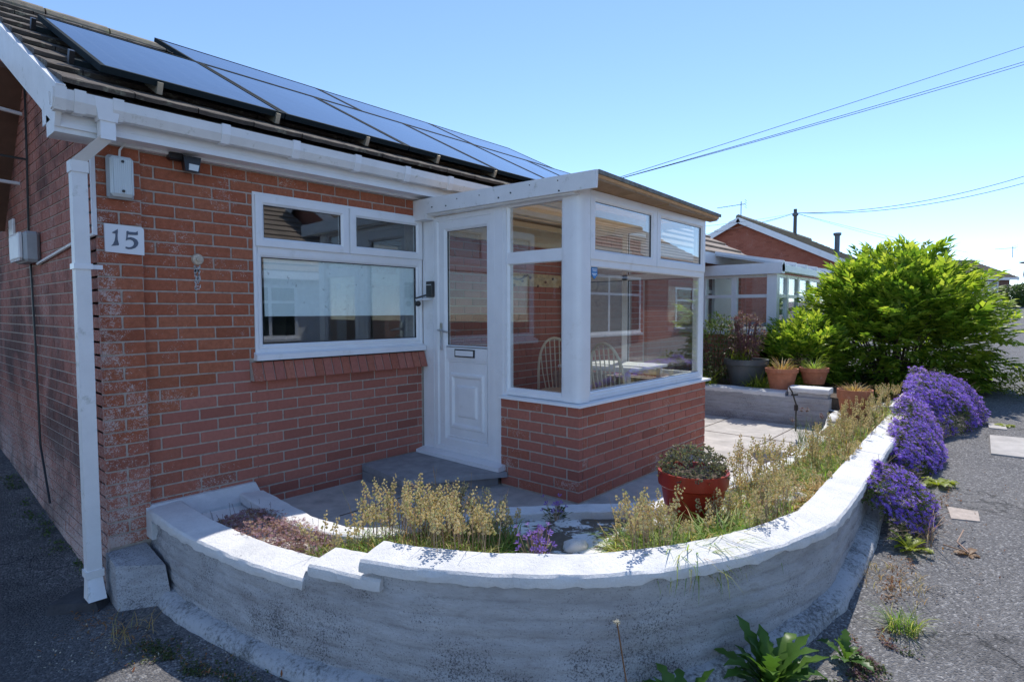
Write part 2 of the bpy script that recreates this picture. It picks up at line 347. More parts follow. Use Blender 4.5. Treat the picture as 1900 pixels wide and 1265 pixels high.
def footingmat():
    m, nt, N, L, b = newmat('rough_painted_footing'); p = pos(nt)
    k = ramp(nt, mth(nt, 'ADD', mth(nt, 'MULTIPLY', nz(nt, 48, 7, 0.8, p, 0.2), 0.65), mth(nt, 'MULTIPLY', nz(nt, 5, 4, 0.6, p), 0.35)), [(0.48, 0.0), (0.60, 1.0)])
    c = mix(nt, k, (0.60, 0.61, 0.63), (0.17, 0.17, 0.165))
    L.new(c, b.inputs['Base Color']); b.inputs['Roughness'].default_value = 0.95; bump(nt, nz(nt, 45, 7, 0.75, p), 0.9, 0.02, b); return m
M['footing'] = footingmat()
def tarmacmat():
    m, nt, N, L, b = newmat('tarmac'); p = pos(nt)
    v = N.new('ShaderNodeTexVoronoi'); v.inputs['Scale'].default_value = 95; L.new(p, v.inputs['Vector'])
    wn_ = N.new('ShaderNodeSeparateColor'); L.new(v.outputs['Color'], wn_.inputs[0])
    c = ramp(nt, wn_.outputs[0], [(0.0, (0.095, 0.094, 0.098)), (0.45, (0.155, 0.15, 0.152)), (0.85, (0.22, 0.215, 0.215)), (1.0, (0.40, 0.39, 0.385))])
    big = ramp(nt, nz(nt, 0.9, 6, 0.65, p), [(0.3, 0.0), (0.7, 1.0)]); c = mix(nt, mth(nt, 'MULTIPLY', big, 0.45), c, (0.22, 0.21, 0.20))
    st = ramp(nt, nz(nt, 1.6, 7, 0.72, p, 0.8), [(0.54, 0.0), (0.68, 1.0)]); c = mix(nt, mth(nt, 'MULTIPLY', st, 0.5), c, (0.055, 0.053, 0.052))
    st = ramp(nt, nz(nt, 7, 6, 0.75, p, 0.3), [(0.62, 0.0), (0.75, 1.0)]); c = mix(nt, mth(nt, 'MULTIPLY', st, 0.5), c, (0.24, 0.21, 0.17))
    vc = N.new('ShaderNodeTexVoronoi'); vc.feature = 'DISTANCE_TO_EDGE'; vc.inputs['Scale'].default_value = 0.55; wv = N.new('ShaderNodeVectorMath'); wv.operation = 'ADD'; nn = N.new('ShaderNodeTexNoise'); nn.inputs['Scale'].default_value = 2.5; nn.inputs['Detail'].default_value = 6; L.new(p, nn.inputs['Vector']); sc_ = N.new('ShaderNodeVectorMath'); sc_.operation = 'SCALE'; sc_.inputs[3].default_value = 0.9; L.new(nn.outputs['Color'], sc_.inputs[0]); L.new(p, wv.inputs[0]); L.new(sc_.outputs[0], wv.inputs[1]); L.new(wv.outputs[0], vc.inputs['Vector'])
    c = mix(nt, mth(nt, 'MULTIPLY', ramp(nt, vc.outputs['Distance'], [(0.0, 1.0), (0.008, 0.0)]), 0.7), c, (0.03, 0.03, 0.03))
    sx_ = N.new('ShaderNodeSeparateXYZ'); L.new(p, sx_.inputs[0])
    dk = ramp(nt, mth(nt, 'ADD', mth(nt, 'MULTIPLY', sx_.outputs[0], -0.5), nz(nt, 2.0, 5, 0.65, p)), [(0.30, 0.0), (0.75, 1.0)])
    c = mix(nt, mth(nt, 'MULTIPLY', dk, 0.6), c, (0.024, 0.024, 0.027))  # shade of the ground on the left mixed into the tarmac colour
    L.new(c, b.inputs['Base Color']); b.inputs['Roughness'].default_value = 0.93; b.inputs['Specular IOR Level'].default_value = 0.25
    h = mth(nt, 'ADD', mth(nt, 'MULTIPLY', v.outputs['Distance'], -1.0), mth(nt, 'MULTIPLY', nz(nt, 200, 3, 0.6, p), 0.4)); bump(nt, h, 0.9, 0.009, b); return m
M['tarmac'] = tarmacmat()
def bedmat():
    m, nt, N, L, b = newmat('bed_floor'); p = pos(nt)
    sep = N.new('ShaderNodeSeparateXYZ'); L.new(p, sep.inputs[0])
    a = mth(nt, 'MULTIPLY', mth(nt, 'ADD', sep.outputs[1], 0.95), 0.9)
    f = mth(nt, 'ADD', nz(nt, 3.4, 6, 0.7, p, 0.4), mth(nt, 'MAXIMUM', a, 0.0))
    k = ramp(nt, f, [(0.50, 0.0), (0.53, 1.0)])
    soil = mix(nt, nz(nt, 40, 5, 0.7, p), (0.06, 0.045, 0.03), (0.24, 0.19, 0.14))
    wh = mix(nt, ramp(nt, nz(nt, 60, 5, 0.7, p), [(0.55, 0.0), (0.75, 1.0)]), (0.80, 0.79, 0.76), (0.60, 0.57, 0.53))
    L.new(mix(nt, k, soil, wh), b.inputs['Base Color']); b.inputs['Roughness'].default_value = 0.9
    bump(nt, nz(nt, 60, 6, 0.7, p), 0.5, 0.008, b); return m
M['bed'] = bedmat()
# ------------------------------------------------------------------ ground
def lerp(a, b, t): return a + (b - a) * t
GX = [(-60, -0.40), (-1, -0.35), (0, -0.285), (0.3, -0.265), (1.0, -0.225), (1.5, -0.175), (2.1, -0.115), (3.5, 0.02), (5.5, 0.10), (8, 0.20), (12, 0.37), (20, 0.72), (54, 2.2), (200, 2.6)]
def gbase(x):
    for (a, za), (b_, zb) in zip(GX, GX[1:]):
        if x <= b_: return lerp(za, zb, max(0, min(1, (x - a) / (b_ - a))))
    return GX[-1][1]
def gz(x, y):
    z = gbase(x)
    if x < 1: z += 0.10 * max(0, min(y, 12) - 0.6) * max(0, min(1, 1 - x))
    z += 0.012 * noise.noise(Vector((x * 0.6, y * 0.6, 0))) + 0.004 * noise.noise(Vector((x * 3, y * 3, 2)))
    if x > 1.9 and y > -3.12 and x < 10.2 and y < 6: z = min(z, -0.07)
    elif 0.35 < x <= 1.9 and y > -2.0 and y < 6: z = min(z, -0.10)
    return z
def axis(lo, hi, n0, n1, st, g=1.25):
    a = [n0 + i * st for i in range(int(round((n1 - n0) / st)) + 1)]
    s = st
    while a[-1] < hi: s *= g; a.append(a[-1] + s)
    s = st; b = []
    p = n0
    while p > lo: s *= g; p -= s; b.append(p)
    return b[::-1] + a
xs = axis(-70, 260, -3, 9.5, 0.125); ys = axis(-120, 160, -7, 4.5, 0.125)
mb = MB(); nx = len(xs)
mb.v = [(x, y, gz(x, y)) for y in ys for x in xs]
mb.f = [(j * nx + i, j * nx + i + 1, (j + 1) * nx + i + 1, (j + 1) * nx + i) for j in range(len(ys) - 1) for i in range(nx - 1)]; mb.m = [0] * len(mb.f)
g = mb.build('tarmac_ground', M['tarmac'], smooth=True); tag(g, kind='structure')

def catmull(pts, step=0.03):
    P = [Vector((p[0], p[1], 0)) for p in pts]; out = []
    P = [P[0] * 2 - P[1]] + P + [P[-1] * 2 - P[-2]]
    for i in range(1, len(P) - 2):
        n = max(2, int((P[i + 1] - P[i]).length / step))
        for k in range(n):
            t = k / n; a, b_, c, d = P[i - 1:i + 3]
            out.append(0.5 * (2 * b_ + (c - a) * t + (2 * a - 5 * b_ + 4 * c - d) * t * t + (3 * b_ - a - 3 * c + d) * t ** 3))
    out.append(P[-2]); return out
curveA = catmull([(.195, -.0), (.188, -.3), (.186, -.58), (.205, -.85), (.233, -1.13), (.28, -1.40), (.345, -1.65), (.45, -1.98), (.57, -2.24), (.74, -2.50), (1.02, -2.81), (1.44, -3.07), (1.82, -3.215), (2.20, -3.306)], 0.03)
straight = catmull([(2.23, -3.311), (2.6, -3.302), (3.3, -3.27), (4.5, -3.22), (5.8, -3.166), (7.3, -3.10)], 0.04)
outer = curveA + straight
inner = catmull([(6.40, -2.30), (5.5, -2.45), (4.3, -2.49), (3.2, -2.40), (2.35, -2.20), (1.98, -1.89), (1.58, -1.557), (1.2, -1.42), (.93, -1.28), (.825, -.98), (.825, -.72), (.85, -.35), (.873, -.01)], 0.035)
zA, zB, zC, zD = 0.165, 0.240, 0.315, 0.39
iA = min(range(len(outer)), key=lambda i: (outer[i] - Vector((.337, -1.61, 0))).length)
iC = min(range(len(outer)), key=lambda i: (outer[i] - Vector((.433, -1.946, 0))).length)
iK = len(curveA) - 1
iD = min(range(len(outer)), key=lambda i: abs(outer[i].x - 5.82) if outer[i].x > 3 else 99)
def topz(i): return zA if i < iA else zB if i < iC else zC if i < iD else zD

# patio
mb = MB(); poly = [(p.x - 0.02, p.y) for p in inner] + [(.86, 0.02), (2.3, 0.02), (6.43, .02)]
mb.prism(poly, lambda u, v, d: (u, v, d), -0.12, 0.0)
tag(mb.build('patio', M['concrete']), kind='structure')
mb = MB()
for (x0, y0, x1, y1) in ((1.15, -.62, 2.36, -.61), (1.7, -.62, 1.71, -1.45), (4.6, -1.2, 6.4, -1.19), (5.4, 0, 5.41, -2.3), (4.6, -2.0, 6.4, -1.99)):
    mb.box(min(x0, x1), max(x0, x1), min(y0, y1), max(y0, y1), 0.0005, 0.003)
tag(mb.build('patio_joint', M['soil']), kind='structure')

# bed floor
def inpoly(x, y, P):
    c = False; n = len(P)
    for i in range(n):
        a, b_ = P[i], P[(i + 1) % n]
        if (a[1] > y) != (b_[1] > y) and x < (b_[0] - a[0]) * (y - a[1]) / (b_[1] - a[1]) + a[0]: c = not c
    return c
def offs(path, d):
    o = []
    for i, p in enumerate(path):
        t = path[min(i + 1, len(path) - 1)] - path[max(i - 1, 0)]; t.normalize(); o.append((p.x + t.y * d, p.y - t.x * d))
    return o
bedpoly = offs(outer, -0.10)[::3] + [(7.2, -2.5), (6.5, -2.3)] + offs(inner, -0.05)[::3]
OUT4 = [(p.x, p.y) for p in outer[::5]]
def bedz(x, y):
    z = 0.085 + 0.02 * noise.noise(Vector((x * 3, y * 3, 5)))
    z += 0.08 * max(0, min(1, (x - 4.3) / 1.4)) + 0.03 * max(0, min(1, (-y - 1.3) / 0.7))
    if y < -1.35:
        d = min((q[0] - x) ** 2 + (q[1] - y) ** 2 for q in OUT4) ** .5 - .19
        z += 0.115 * max(0, min(1, 1 - d / .42)) * max(0, min(1, (-y - 1.35) / .5))
    return min(z, .285)
mb = MB(); st = 0.05; idx = {}
for j in range(int(3.5 / st)):
    for i in range(int(7.2 / st)):
        x, y = 0.1 + i * st, -3.4 + j * st
        if inpoly(x + st / 2, y + st / 2, bedpoly):
            q = []
            for a, b_ in ((0, 0), (1, 0), (1, 1), (0, 1)):
                k = (i + a, j + b_)
                if k not in idx: X, Y = 0.1 + k[0] * st, -3.4 + k[1] * st; idx[k] = len(mb.v); mb.v.append((X, Y, bedz(X, Y)))
                q.append(idx[k])
            mb.f.append(tuple(q)); mb.m.append(0)
tag(mb.build('planting_bed', M['bed'], smooth=True), kind='structure')

# ------------------------------------------------------------------ raised-bed walls
def jit(p, a, s=9): return p + Vector((noise.noise(p * s), noise.noise(p * s + Vector((7, 3, 1))), noise.noise(p * s + Vector((1, 9, 4))))) * a
def wall_body(path, topf, botf, out=-0.02, inn=-0.165, zst=0.0125, relief=0.0070):
    m_ = MB(); L = len(path); cols = []; S = 0.0
    for i, p in enumerate(path):
        if i: S += (path[i] - path[i - 1]).length
        t = path[min(i + 1, L - 1)] - path[max(i - 1, 0)]; t.normalize(); o = Vector((t.y, -t.x, 0))
        zt, zb = topf(i), botf(p); n = 34; col = []
        for k in range(n + 1):
            z = lerp(zb, zt, k / n); q = p + o * out + Vector((0, 0, z))
            f = ((z - 0.265) / 0.075) % 1.0; dj = min(f, 1 - f)
            wob = noise.noise(Vector((q.x * 2.2, q.y * 2.2, z * 3)))
            row_ = math.floor((z - 0.265) / 0.075); fj = ((S + (0.1125 if row_ % 2 else 0)) / 0.225) % 1.0; vj = min(fj, 1 - fj)
            d = -relief * 0.9 * math.exp(-(vj / 0.07) ** 2) * max(0, .4 + noise.noise(Vector((S * 1.5, z * 9, 4)))) - relief * 1.1 * math.exp(-(dj / 0.13) ** 2) * (0.55 + 0.9 * max(0, wob + 0.3)) + relief * 1.3 * noise.noise(q * 4.5) + relief * 0.7 * noise.noise(q * 17)
            col.append(len(m_.v)); m_.v.append(tuple(q + o * d))
        q = p + o * inn; a = len(m_.v); m_.v += [(q.x, q.y, zt), (q.x, q.y, zb)]; cols.append((col, a))
    for (c0, a0), (c1, a1) in zip(cols, cols[1:]):
        for k in range(len(c0) - 1): m_.f.append((c0[k], c1[k], c1[k + 1], c0[k + 1]))
        m_.f.append((c0[-1], c1[-1], a1, a0)); m_.f.append((a0, a1, a1 + 1, a0 + 1))
    for (c, a), fl in ((cols[0], 0), (cols[-1], 1)): m_.f.append(tuple(c + [a, a + 1]))
    m_.m = [0] * len(m_.f); return m_
COP = [(0.0, -0.052), (0.004, -0.03), (0.0, -0.010), (-0.010, 0.0), (-0.09, 0.008), (-0.178, 0.012), (-0.19, 0.004), (-0.19, -0.052)]
def coping(parent, path, z, i0, i1, prof=COP, out=0.0, name='coping_stone', rough=0.006):
    pts = [p + Vector((0, 0, z)) for p in path[i0:i1 + 1]]
    m_ = MB(); m_.sweep(pts, [(q[0] + out, q[1]) for q in prof])
    n = len(prof)
    m_.v = [tuple(jit(jit(Vector(p), rough * (.55 if (k % n) not in (0, 7) else 1.3), 31), rough * .6, 7)) for k, p in enumerate(m_.v)]
    for k in range(len(pts)):      # chipped lower and upper front edges
        c_ = noise.noise(pts[k] * 6.5 + Vector((3, 1, 7)))
        if c_ > .28:
            for q, a in ((0, .010), (2, -.004), (3, -.006)): v_ = Vector(m_.v[k * n + q]); m_.v[k * n + q] = tuple(v_ + Vector((0, 0, a * (c_ - .28) * 4)))
    return autosmooth(m_.build(name, M['coping'], parent), 28)
gw = thing('garden_wall', 'low curved garden wall with white stepped coping and grey painted face', 'garden wall', (0.4, -2.0, -0.15))
autosmooth(wall_body(outer, lambda i: topz(i) - 0.045, lambda p: gz(p.x + .0, p.y) - 0.10).build('wall_face', M['render'], gw), 60)
coping(gw, outer, zA, 2, iA); coping(gw, outer, zB, iA + 1, iC + 2, out=0.004)
iS = min(range(len(outer)), key=lambda i: abs(outer[i].x - 0.735))
iS2 = min(range(len(outer)), key=lambda i: abs(outer[i].x - 3.9) if outer[i].x > 3 else 99)
coping(gw, outer, zC, iC - 1, iS, out=0.010); coping(gw, outer, zC + .003, iS, iK, out=0.012)
coping(gw, outer, zC, iK, iS2, out=0.004); coping(gw, outer, zC + .002, iS2, iD); coping(gw, outer, zD, iD + 1, len(outer) - 1)
mb = MB()   # end upstand against the house wall, mitred into both copings
P = [(.0, .178), (-.03, .178), (-.14, .10), (-.14, .0), (.0, .0)]
mb.add([(.192, y, z) for y, z in P] + [(.865, y, z) for y, z in P], [tuple(range(5)), tuple(range(5, 10))[::-1]] + [(i, (i + 1) % 5, (i + 1) % 5 + 5, i + 5) for i in range(5)])
mb.build('end_upstand', M['coping'], gw)
# rough rounded footing along the foot of the wall
i0 = min(range(len(outer)), key=lambda i: (outer[i] - Vector((.186, -.36, 0))).length)
mb = MB(); FT = [(-0.03, -0.12), (0.062, -0.12), (0.066, 0.012), (0.058, 0.036), (0.038, 0.054), (0.010, 0.062), (-0.03, 0.068)]
seg = [outer[i] for i in range(i0, iD, 1)]; vs = []
for i, p in enumerate(seg):
    t = seg[min(i + 1, len(seg) - 1)] - seg[max(i - 1, 0)]; t.normalize(); o = Vector((t.y, -t.x, 0)); z = gz(p.x + o.x * 0.1, p.y + o.y * 0.1)
    w = 1.0 + 0.35 * noise.noise(p * 1.7) + (0.15 if (p - Vector((2.2, -3.3, 0))).length < 0.45 else 0.0) * max(0, 1 - (p - Vector((2.2, -3.3, 0))).length / .45)
    for a, b_ in FT:
        q = p + o * (a * w if a > 0 else a) + Vector((0, 0, z + b_)); vs.append(jit(q, 0.011 if b_ > -0.1 else 0, 8) + Vector((0, 0, 0.006 * noise.noise(q * 30))))
n = len(FT); fs = [(i * n + k, (i + 1) * n + k, (i + 1) * n + k + 1, i * n + k + 1) for i in range(len(seg) - 1) for k in range(n - 1)]
fs += [tuple(range(n)), tuple((len(seg) - 1) * n + k for k in range(n))]
mb.add(vs, fs); autosmooth(mb.build('footing', M['footing'], gw), 60)
mb = MB()   # small concrete step block between the house corner and the wall
vs = [(-.04, -.34, -.42), (.19, -.52, -.42), (.19, -.045, -.42), (-.03, -.045, -.42), (-.025, -.24, -.055), (.18, -.38, -.075), (.185, -.045, -.035), (-.02, -.048, -.035)]
mb.hexa(vs); mb.build('step_block', M['render'], gw)

iw = thing('inner_bed_wall', 'low white inner wall curving round the porch side of the flower bed', 'garden wall', (1.3, -1.5, 0))
mb = wall_body(inner, lambda i: 0.11, lambda p: -0.06, out=-0.012, inn=-0.15, relief=0.003); autosmooth(mb.build('wall_face', M['render'], iw), 60)
CI = [(q[0] * 0.85, q[1] * 0.8) for q in COP]; k = len(inner) // 3
for a, b_ in ((0, k), (k + 1, 2 * k), (2 * k + 1, len(inner) - 5)): coping(iw, inner, 0.15, a, b_, CI, rough=0.005)

# ------------------------------------------------------------------ bricks
BR = {}
def brick_mesh(L, H=0.065, D=0.045, v=0):
    k = (round(L, 3), round(H, 3), v)
    if k not in BR:
        rnd = random.Random(hash(k) & 0xffff); m_ = MB(); m_.rbox(-L / 2, L / 2, 0, D, -H / 2, H / 2, 0.0035)
        m_.v = [(x + rnd.uniform(-.0012, .0012), y + rnd.uniform(-.0008, .0012), z + rnd.uniform(-.0012, .0012)) for x, y, z in m_.v]
        BR[k] = m_.mesh('brick', M['brick_new'])
    return BR[k]
def course_spans(u0, u1, joint0, holes, z0, z1):
    """brick spans (a, b) between joints at joint0 + n*.225 within [u0,u1], minus holes"""
    n0 = math.floor((u0 - joint0) / .225) - 1; spans = []
    x = joint0 + n0 * .225
    while x < u1 + .3:
        a, b_ = max(u0, x + .005), min(u1, x + .22); x += .225
        if b_ - a < 0.012: continue
        segs = [(a, b_)]
        for (h0, h1, hz0, hz1) in holes:
            if z1 > hz0 + .01 and z0 < hz1 - .01:
                ns = []
                for (c, d) in segs:
                    if d <= h0 or c >= h1: ns.append((c, d)); continue
                    if c < h0: ns.append((c, h0))
                    if d > h1: ns.append((h1, d))
                segs = ns
        spans += [s for s in segs if s[1] - s[0] > 0.012]
    return spans
def lay(parent, fn, rot, u0, u1, zc0, nrows, joint, holes, matf, zmax=99, zmin=-99):
    """lay single brick objects; fn(u, z)->location; joint(row)->joint offset"""
    c = 0
    for r in range(nrows):
        zc = zc0 + r * .075; za, zb = max(zc - .0325, zmin), min(zc + .0325, zmax)
        if zb - za < .012: continue
        for (a, b_) in course_spans(u0, u1, joint(r), holes, za, zb):
            L = round(b_ - a, 2) if b_ - a < 0.2 else 0.215
            if abs(L - (b_ - a)) > 0.003: L = round(b_ - a, 3)
            me = brick_mesh(L, zb - za, v=random.randrange(4) if L == 0.215 else 0)
            o = part('brick', me, parent, fn((a + b_) / 2, (za + zb) / 2), (0, 0, rot), matf((a + b_) / 2, (za + zb) / 2)); c += 1
    return c
def lay_joined(mb_, fn, u0, u1, zc0, nrows, joint, holes, keep=lambda u, z: True, zmax=99):
    for r in range(nrows):
        zc = zc0 + r * .075
        if zc + .0325 > zmax: break
        for (a, b_) in course_spans(u0, u1, joint(r), holes, zc - .0325, zc + .0325):
            if keep((a + b_) / 2, zc):
                p = [fn(u, z, d) for d in (0.0, 0.04) for (u, z) in ((a, zc - .0325), (b_, zc - .0325), (b_, zc + .0325), (a, zc + .0325))]
                mb_.add(p, ((0, 1, 2, 3), (0, 4, 5, 1), (1, 5, 6, 2), (2, 6, 7, 3), (3, 7, 4, 0)))

# ------------------------------------------------------------------ bungalow
HB = thing('bungalow', 'red brick bungalow with white fascia, tiled roof and wide front window', 'house', (0, 0, 0))
HX1 = 6.35; RY, RZ = 2.50, 3.86; PIT = R(27.2); EY, EZ = -.25, 2.50
WIN = (.90, 2.385, 1.02, 2.165)
hole = [(.897, 2.40, 1.005, 2.155), (.860, 2.40, .875, 1.01)]
mb = MB()
for (a, b_, c, d) in ((0, .90, -.35, 2.32), (.90, 2.385, -.35, 1.0), (2.385, HX1, -.35, 2.32), (.90, 2.385, 2.168, 2.32)): mb.box(a + .006, b_, .006, .25, c, d)
fwall = mb.build('front_wall', M['mortar'], HB)
def fmat(x, z):
    lim = 0.78 - 0.45 * max(0, min(1, (1.0 - z) / 0.33)) if z > .62 else 0.42 + 0.25 * math.sin(z * 7)
    lim += random.uniform(-.06, .06)
    if z > 1.0: lim = 5
    if z < .55: return M['brick_pale'] if x < lim + .12 else M['brick_new']
    return M['brick_old'] if x < lim else M['brick_new']
nb = lay(fwall, lambda u, z: (u, 0, z), 0, .222, 2.37, .01, 31, lambda r: 1.09 + (0 if r % 2 == 0 else .1125), hole, fmat, zmax=2.315)
mb = MB(); mb.box(.002, .222, -.034, .006, -.3, 2.32); pier = mb.build('corner_pier', M['mortar'], HB)
lay(pier, lambda u, z: (u, -.04, z), 0, .0, .222, .01, 31, lambda r: (-.003 if r % 2 == 0 else .1065 - .225), [], lambda x, z: M['brick_old'] if z > .6 else M['brick_pale'], zmax=2.315)
mb = MB()
for r in range(31): mb.box(-.001, .02, -.036, -.004, .01 + r * .075 - .0325, .01 + r * .075 + .0325)
mb.build('pier_return', M['brick_pale'], HB)
# brick-on-edge sill
mb = MB(); mb.hexa([(.862, -.055, .875), (2.392, -.055, .875), (2.392, .1, .875), (.862, .1, .875), (.862, -.012, 1.0), (2.392, -.012, 1.0), (2.392, .1, 1.0), (.862, .1, 1.0)]); sillp = mb.build('sill_bed', M['mortar'], HB)
sb = MB(); sb.rbox(-.0335, .0335, 0, .11, -.066, .066, .003); sb.v = [(x, y + (max(0, z - .02) * .75 if y < .01 else 0), z) for x, y, z in sb.v]; sbm = sb.mesh('sill_brick', M['brick_new'])
for i in range(20): part('sill_brick', sbm, sillp, (.896 + i * .0765, -.062 + random.uniform(-.003, .003), .938), (R(-4), 0, 0), M['brick_pale'] if i % 3 == 0 else M['brick_new'])
mb = MB()   # brickwork seen inside the porch
lay_joined(mb, lambda u, z, d: (u, d, z), 2.40, 6.3, .01, 31, lambda r: 1.09 + (0 if r % 2 == 0 else .1125), [(4.9, 6.0, .9, 2.1)], zmax=2.31)
bw = mb.build('brickwork', M['brick_new'], HB); tag(bw, kind='stuff')
# gable
def roofz(y): return EZ + (y - EY) * math.tan(PIT) if y < RY else EZ + (2 * RY - EY - y) * math.tan(PIT)
BY = 2 * RY + .0
mb = MB(); gp = [(0.005, -.5), (0.005, roofz(0) - .08), (RY, roofz(RY) - .08), (BY, roofz(BY) - .08), (BY, -.5)]
mb.prism(gp, lambda u, v, d: (d, u, v), .006, .24); gwall = mb.build('gable_wall', M['mortar'], HB)
for k in range(9, 29): lay(gwall, lambda u, z: (0, u, z), R(-90), 0.0, .325 if k % 2 == 0 else .435, .01 + k * .075, 1, lambda r, k=k: .10 if k % 2 == 0 else -.0125, [], lambda u, z: M['brick_gable'])
mb = MB()
lay_joined(mb, lambda u, z, d: (d, u, z), 0.0, BY, .01 - 4 * .075, 56, lambda r: (.10 if r % 2 == 0 else -.0125), [], lambda u, z: z < roofz(u) - .13 and z > -.35 and not (u < .33 and .66 < z < 2.13))
tag(mb.build('brickwork', M['brick_gable'], HB), kind='stuff')
mb = MB(); mb.box(.02, HX1, BY - .24, BY, -.3, 2.3); mb.prism(gp, lambda u, v, d: (d, u, v), HX1 - .02, HX1 - .25); mb.build('rear_wall', M['mortar'], HB)
# rooms behind the window
mb = MB()
mb.quad((.25, .251, -.02), (HX1 - .3, .251, -.02), (HX1 - .3, 4.7, -.02), (.25, 4.7, -.02)); mb.quad((.25, .251, 2.29), (HX1 - .3, .251, 2.29), (HX1 - .3, 4.7, 2.29), (.25, 4.7, 2.29))
mb.box(.25, HX1 - .3, 3.4, 3.5, -.02, 2.29); mb.box(2.9, 3.0, .3, 3.4, -.02, 2.29); mb.box(.26, .34, .3, 3.4, -.02, 2.29)
mb.build('room_shell', M['dark_room'], HB)

# roof deck, tiles, ridge
cs, sn = math.cos(PIT), math.sin(PIT)
def onroof(x, v, h): return (x, EY + v * cs - h * sn, EZ + v * sn + h * cs)
VR = (RY - EY) / cs
mb = MB(); mb.hexa([onroof(-.17, 0.03, -.05), onroof(HX1, .03, -.05), onroof(HX1, VR, -.05), onroof(-.17, VR, -.05), onroof(-.17, .03, -.012), onroof(HX1, .03, -.012), onroof(HX1, VR, -.012), onroof(-.17, VR, -.012)])
vb = lambda p: (p[0], 2 * RY - p[1], p[2])
mb.hexa([vb(onroof(-.17, 0.03, -.05)), vb(onroof(HX1, .03, -.05)), vb(onroof(HX1, VR, -.05)), vb(onroof(-.17, VR, -.05)), vb(onroof(-.17, .03, .02)), vb(onroof(HX1, .03, .02)), vb(onroof(HX1, VR, .02)), vb(onroof(-.17, VR, .02))])
roof = mb.build('roof', M['tile'], HB)
TW = .33; GA = .338
def tile_mesh(W, v):
    rnd = random.Random(v); m_ = MB(); n = 6; pr = []
    for i in range(n + 1):
        u = i / n; x = u * W; z = 0.0015 * math.cos(u * 4 * math.pi)
        pr.append((x, z))
    vs = []
    for (y, h0, h1) in ((0.0, 0.020, 0.044), (.012, .020, .047), (.39, .0, .012)):
        for x, z in pr: vs.append((x, y + rnd.uniform(-.002, .002), z + h0)); vs.append((x, y + rnd.uniform(-.003, .003), z + h1 + rnd.uniform(-.0015, .0015)))
    k = 2 * (n + 1); fs = []
    for s in range(2):
        for i in range(n): a = s * k + 2 * i; fs += [(a + 1, a + 3, a + k + 3, a + k + 1), (a, a + k, a + k + 2, a + 2)]
    for i in range(n): a = 2 * i; fs.append((a, a + 2, a + 3, a + 1))
    for s in range(2): a = s * k; fs.append((a, a + 1, a + k + 1, a + k)); a += 2 * n; fs.append((a, a + k, a + k + 1, a + 1))
    m_.add(vs, fs); return m_.mesh('roof_tile', M['tile'])
TM = [tile_mesh(TW - .006, i) for i in range(4)]
row = 0; v = 0.0
while v < VR - .1:
    x = -.185 - (TW / 2 if row % 2 else 0)
    while x < HX1 - .1:
        if x < -.2:
            k = 'half'
            if k not in BR: BR[k] = tile_mesh(TW / 2 - .006, 9)
            part('roof_tile', BR[k], roof, onroof(-.185, v, 0), (PIT, 0, 0))
        else: part('roof_tile', random.choice(TM), roof, onroof(x, v + random.uniform(-.004, .004), 0), (PIT, 0, 0))
        x += TW
    v += GA; row += 1
mb = MB()
for k in range(9): a = R(-20 + 220 * k / 8); mb.v.append((0, .115 * math.cos(a), .085 * math.sin(a) - .015))
mb.v += [(.455, p[1] * 1.0, p[2]) for p in mb.v]; mb.f = [(i, i + 1, i + 10, i + 9) for i in range(8)] + [tuple(range(9)), tuple(range(9, 18))]; mb.m = [0] * len(mb.f)
rm = mb.mesh('ridge_tile', M['ridge'])
for i in range(14): part('ridge_tile', rm, roof, (-.19 + i * .468, RY, RZ + .04 + random.uniform(-.004, .004)))
# verge: barge boards, under-cloak and soffits
def slope_board(mb_, x0, x1, v0, v1, h0, h1, back=False):
    p = [onroof(x, v_, h) for h in (h0, h1) for (x, v_) in ((x0, v0), (x1, v0), (x1, v1), (x0, v1))]
    mb_.hexa([vb(q) for q in p] if back else p)
for back in (False, True):
    mb = MB(); slope_board(mb, -.205, -.18, -.02, VR, -.20, -.015, back); slope_board(mb, -.214, -.172, -.03, VR, -.015, .012, back); mb.build('barge_board', M['upvc_old'], HB)
    mb = MB(); slope_board(mb, -.18, .0, .0, VR, -.19, -.178, back); mb.build('verge_soffit', M['upvc_old'], HB)
mb = MB(); mb.box(-.203, -.004, -.163, .012, 2.285, 2.40); mb.box(-.203, -.19, -.163, .10, 2.36, 2.47); mb.build('box_end', M['upvc_old'], HB)
mb = MB(); mb.box(-.2, HX1, -.168, -.15, 2.312, 2.49); mb.box(-.2, HX1, -.176, -.168, 2.312, 2.326); mb.box(-.2, HX1, -.172, -.168, 2.348, 2.353); mb.build('fascia', M['upvc'], HB)
mb = MB(); mb.box(-.19, HX1, -.15, .0, 2.316, 2.326); mb.box(.0, HX1, -.045, -.0, 2.30, 2.316); mb.build('soffit', M['upvc'], HB)
mb = MB()
GP = [(-.178, 2.478), (-.178, 2.41), (-.195, 2.385), (-.245, 2.385), (-.268, 2.43), (-.272, 2.482), (-.264, 2.482), (-.258, 2.435), (-.24, 2.395), (-.20, 2.395), (-.184, 2.415), (-.184, 2.478)]
def xs_prism(mb_, prof, x0, x1, s=1.0, dz=0.0):
    n = len(prof); cy = sum(p[0] for p in prof) / n; cz = sum(p[1] for p in prof) / n
    vs = [(x, cy + (y - cy) * s, cz + (z - cz) * s + dz) for x in (x0, x1) for y, z in prof]
    mb_.add(vs, [(i, (i + 1) % n, (i + 1) % n + n, i + n) for i in range(n)] + [tuple(range(n)), tuple(range(n, 2 * n))])
xs_prism(mb, GP, -.225, HX1); gut = mb.build('gutter', M['upvc_old'], HB)
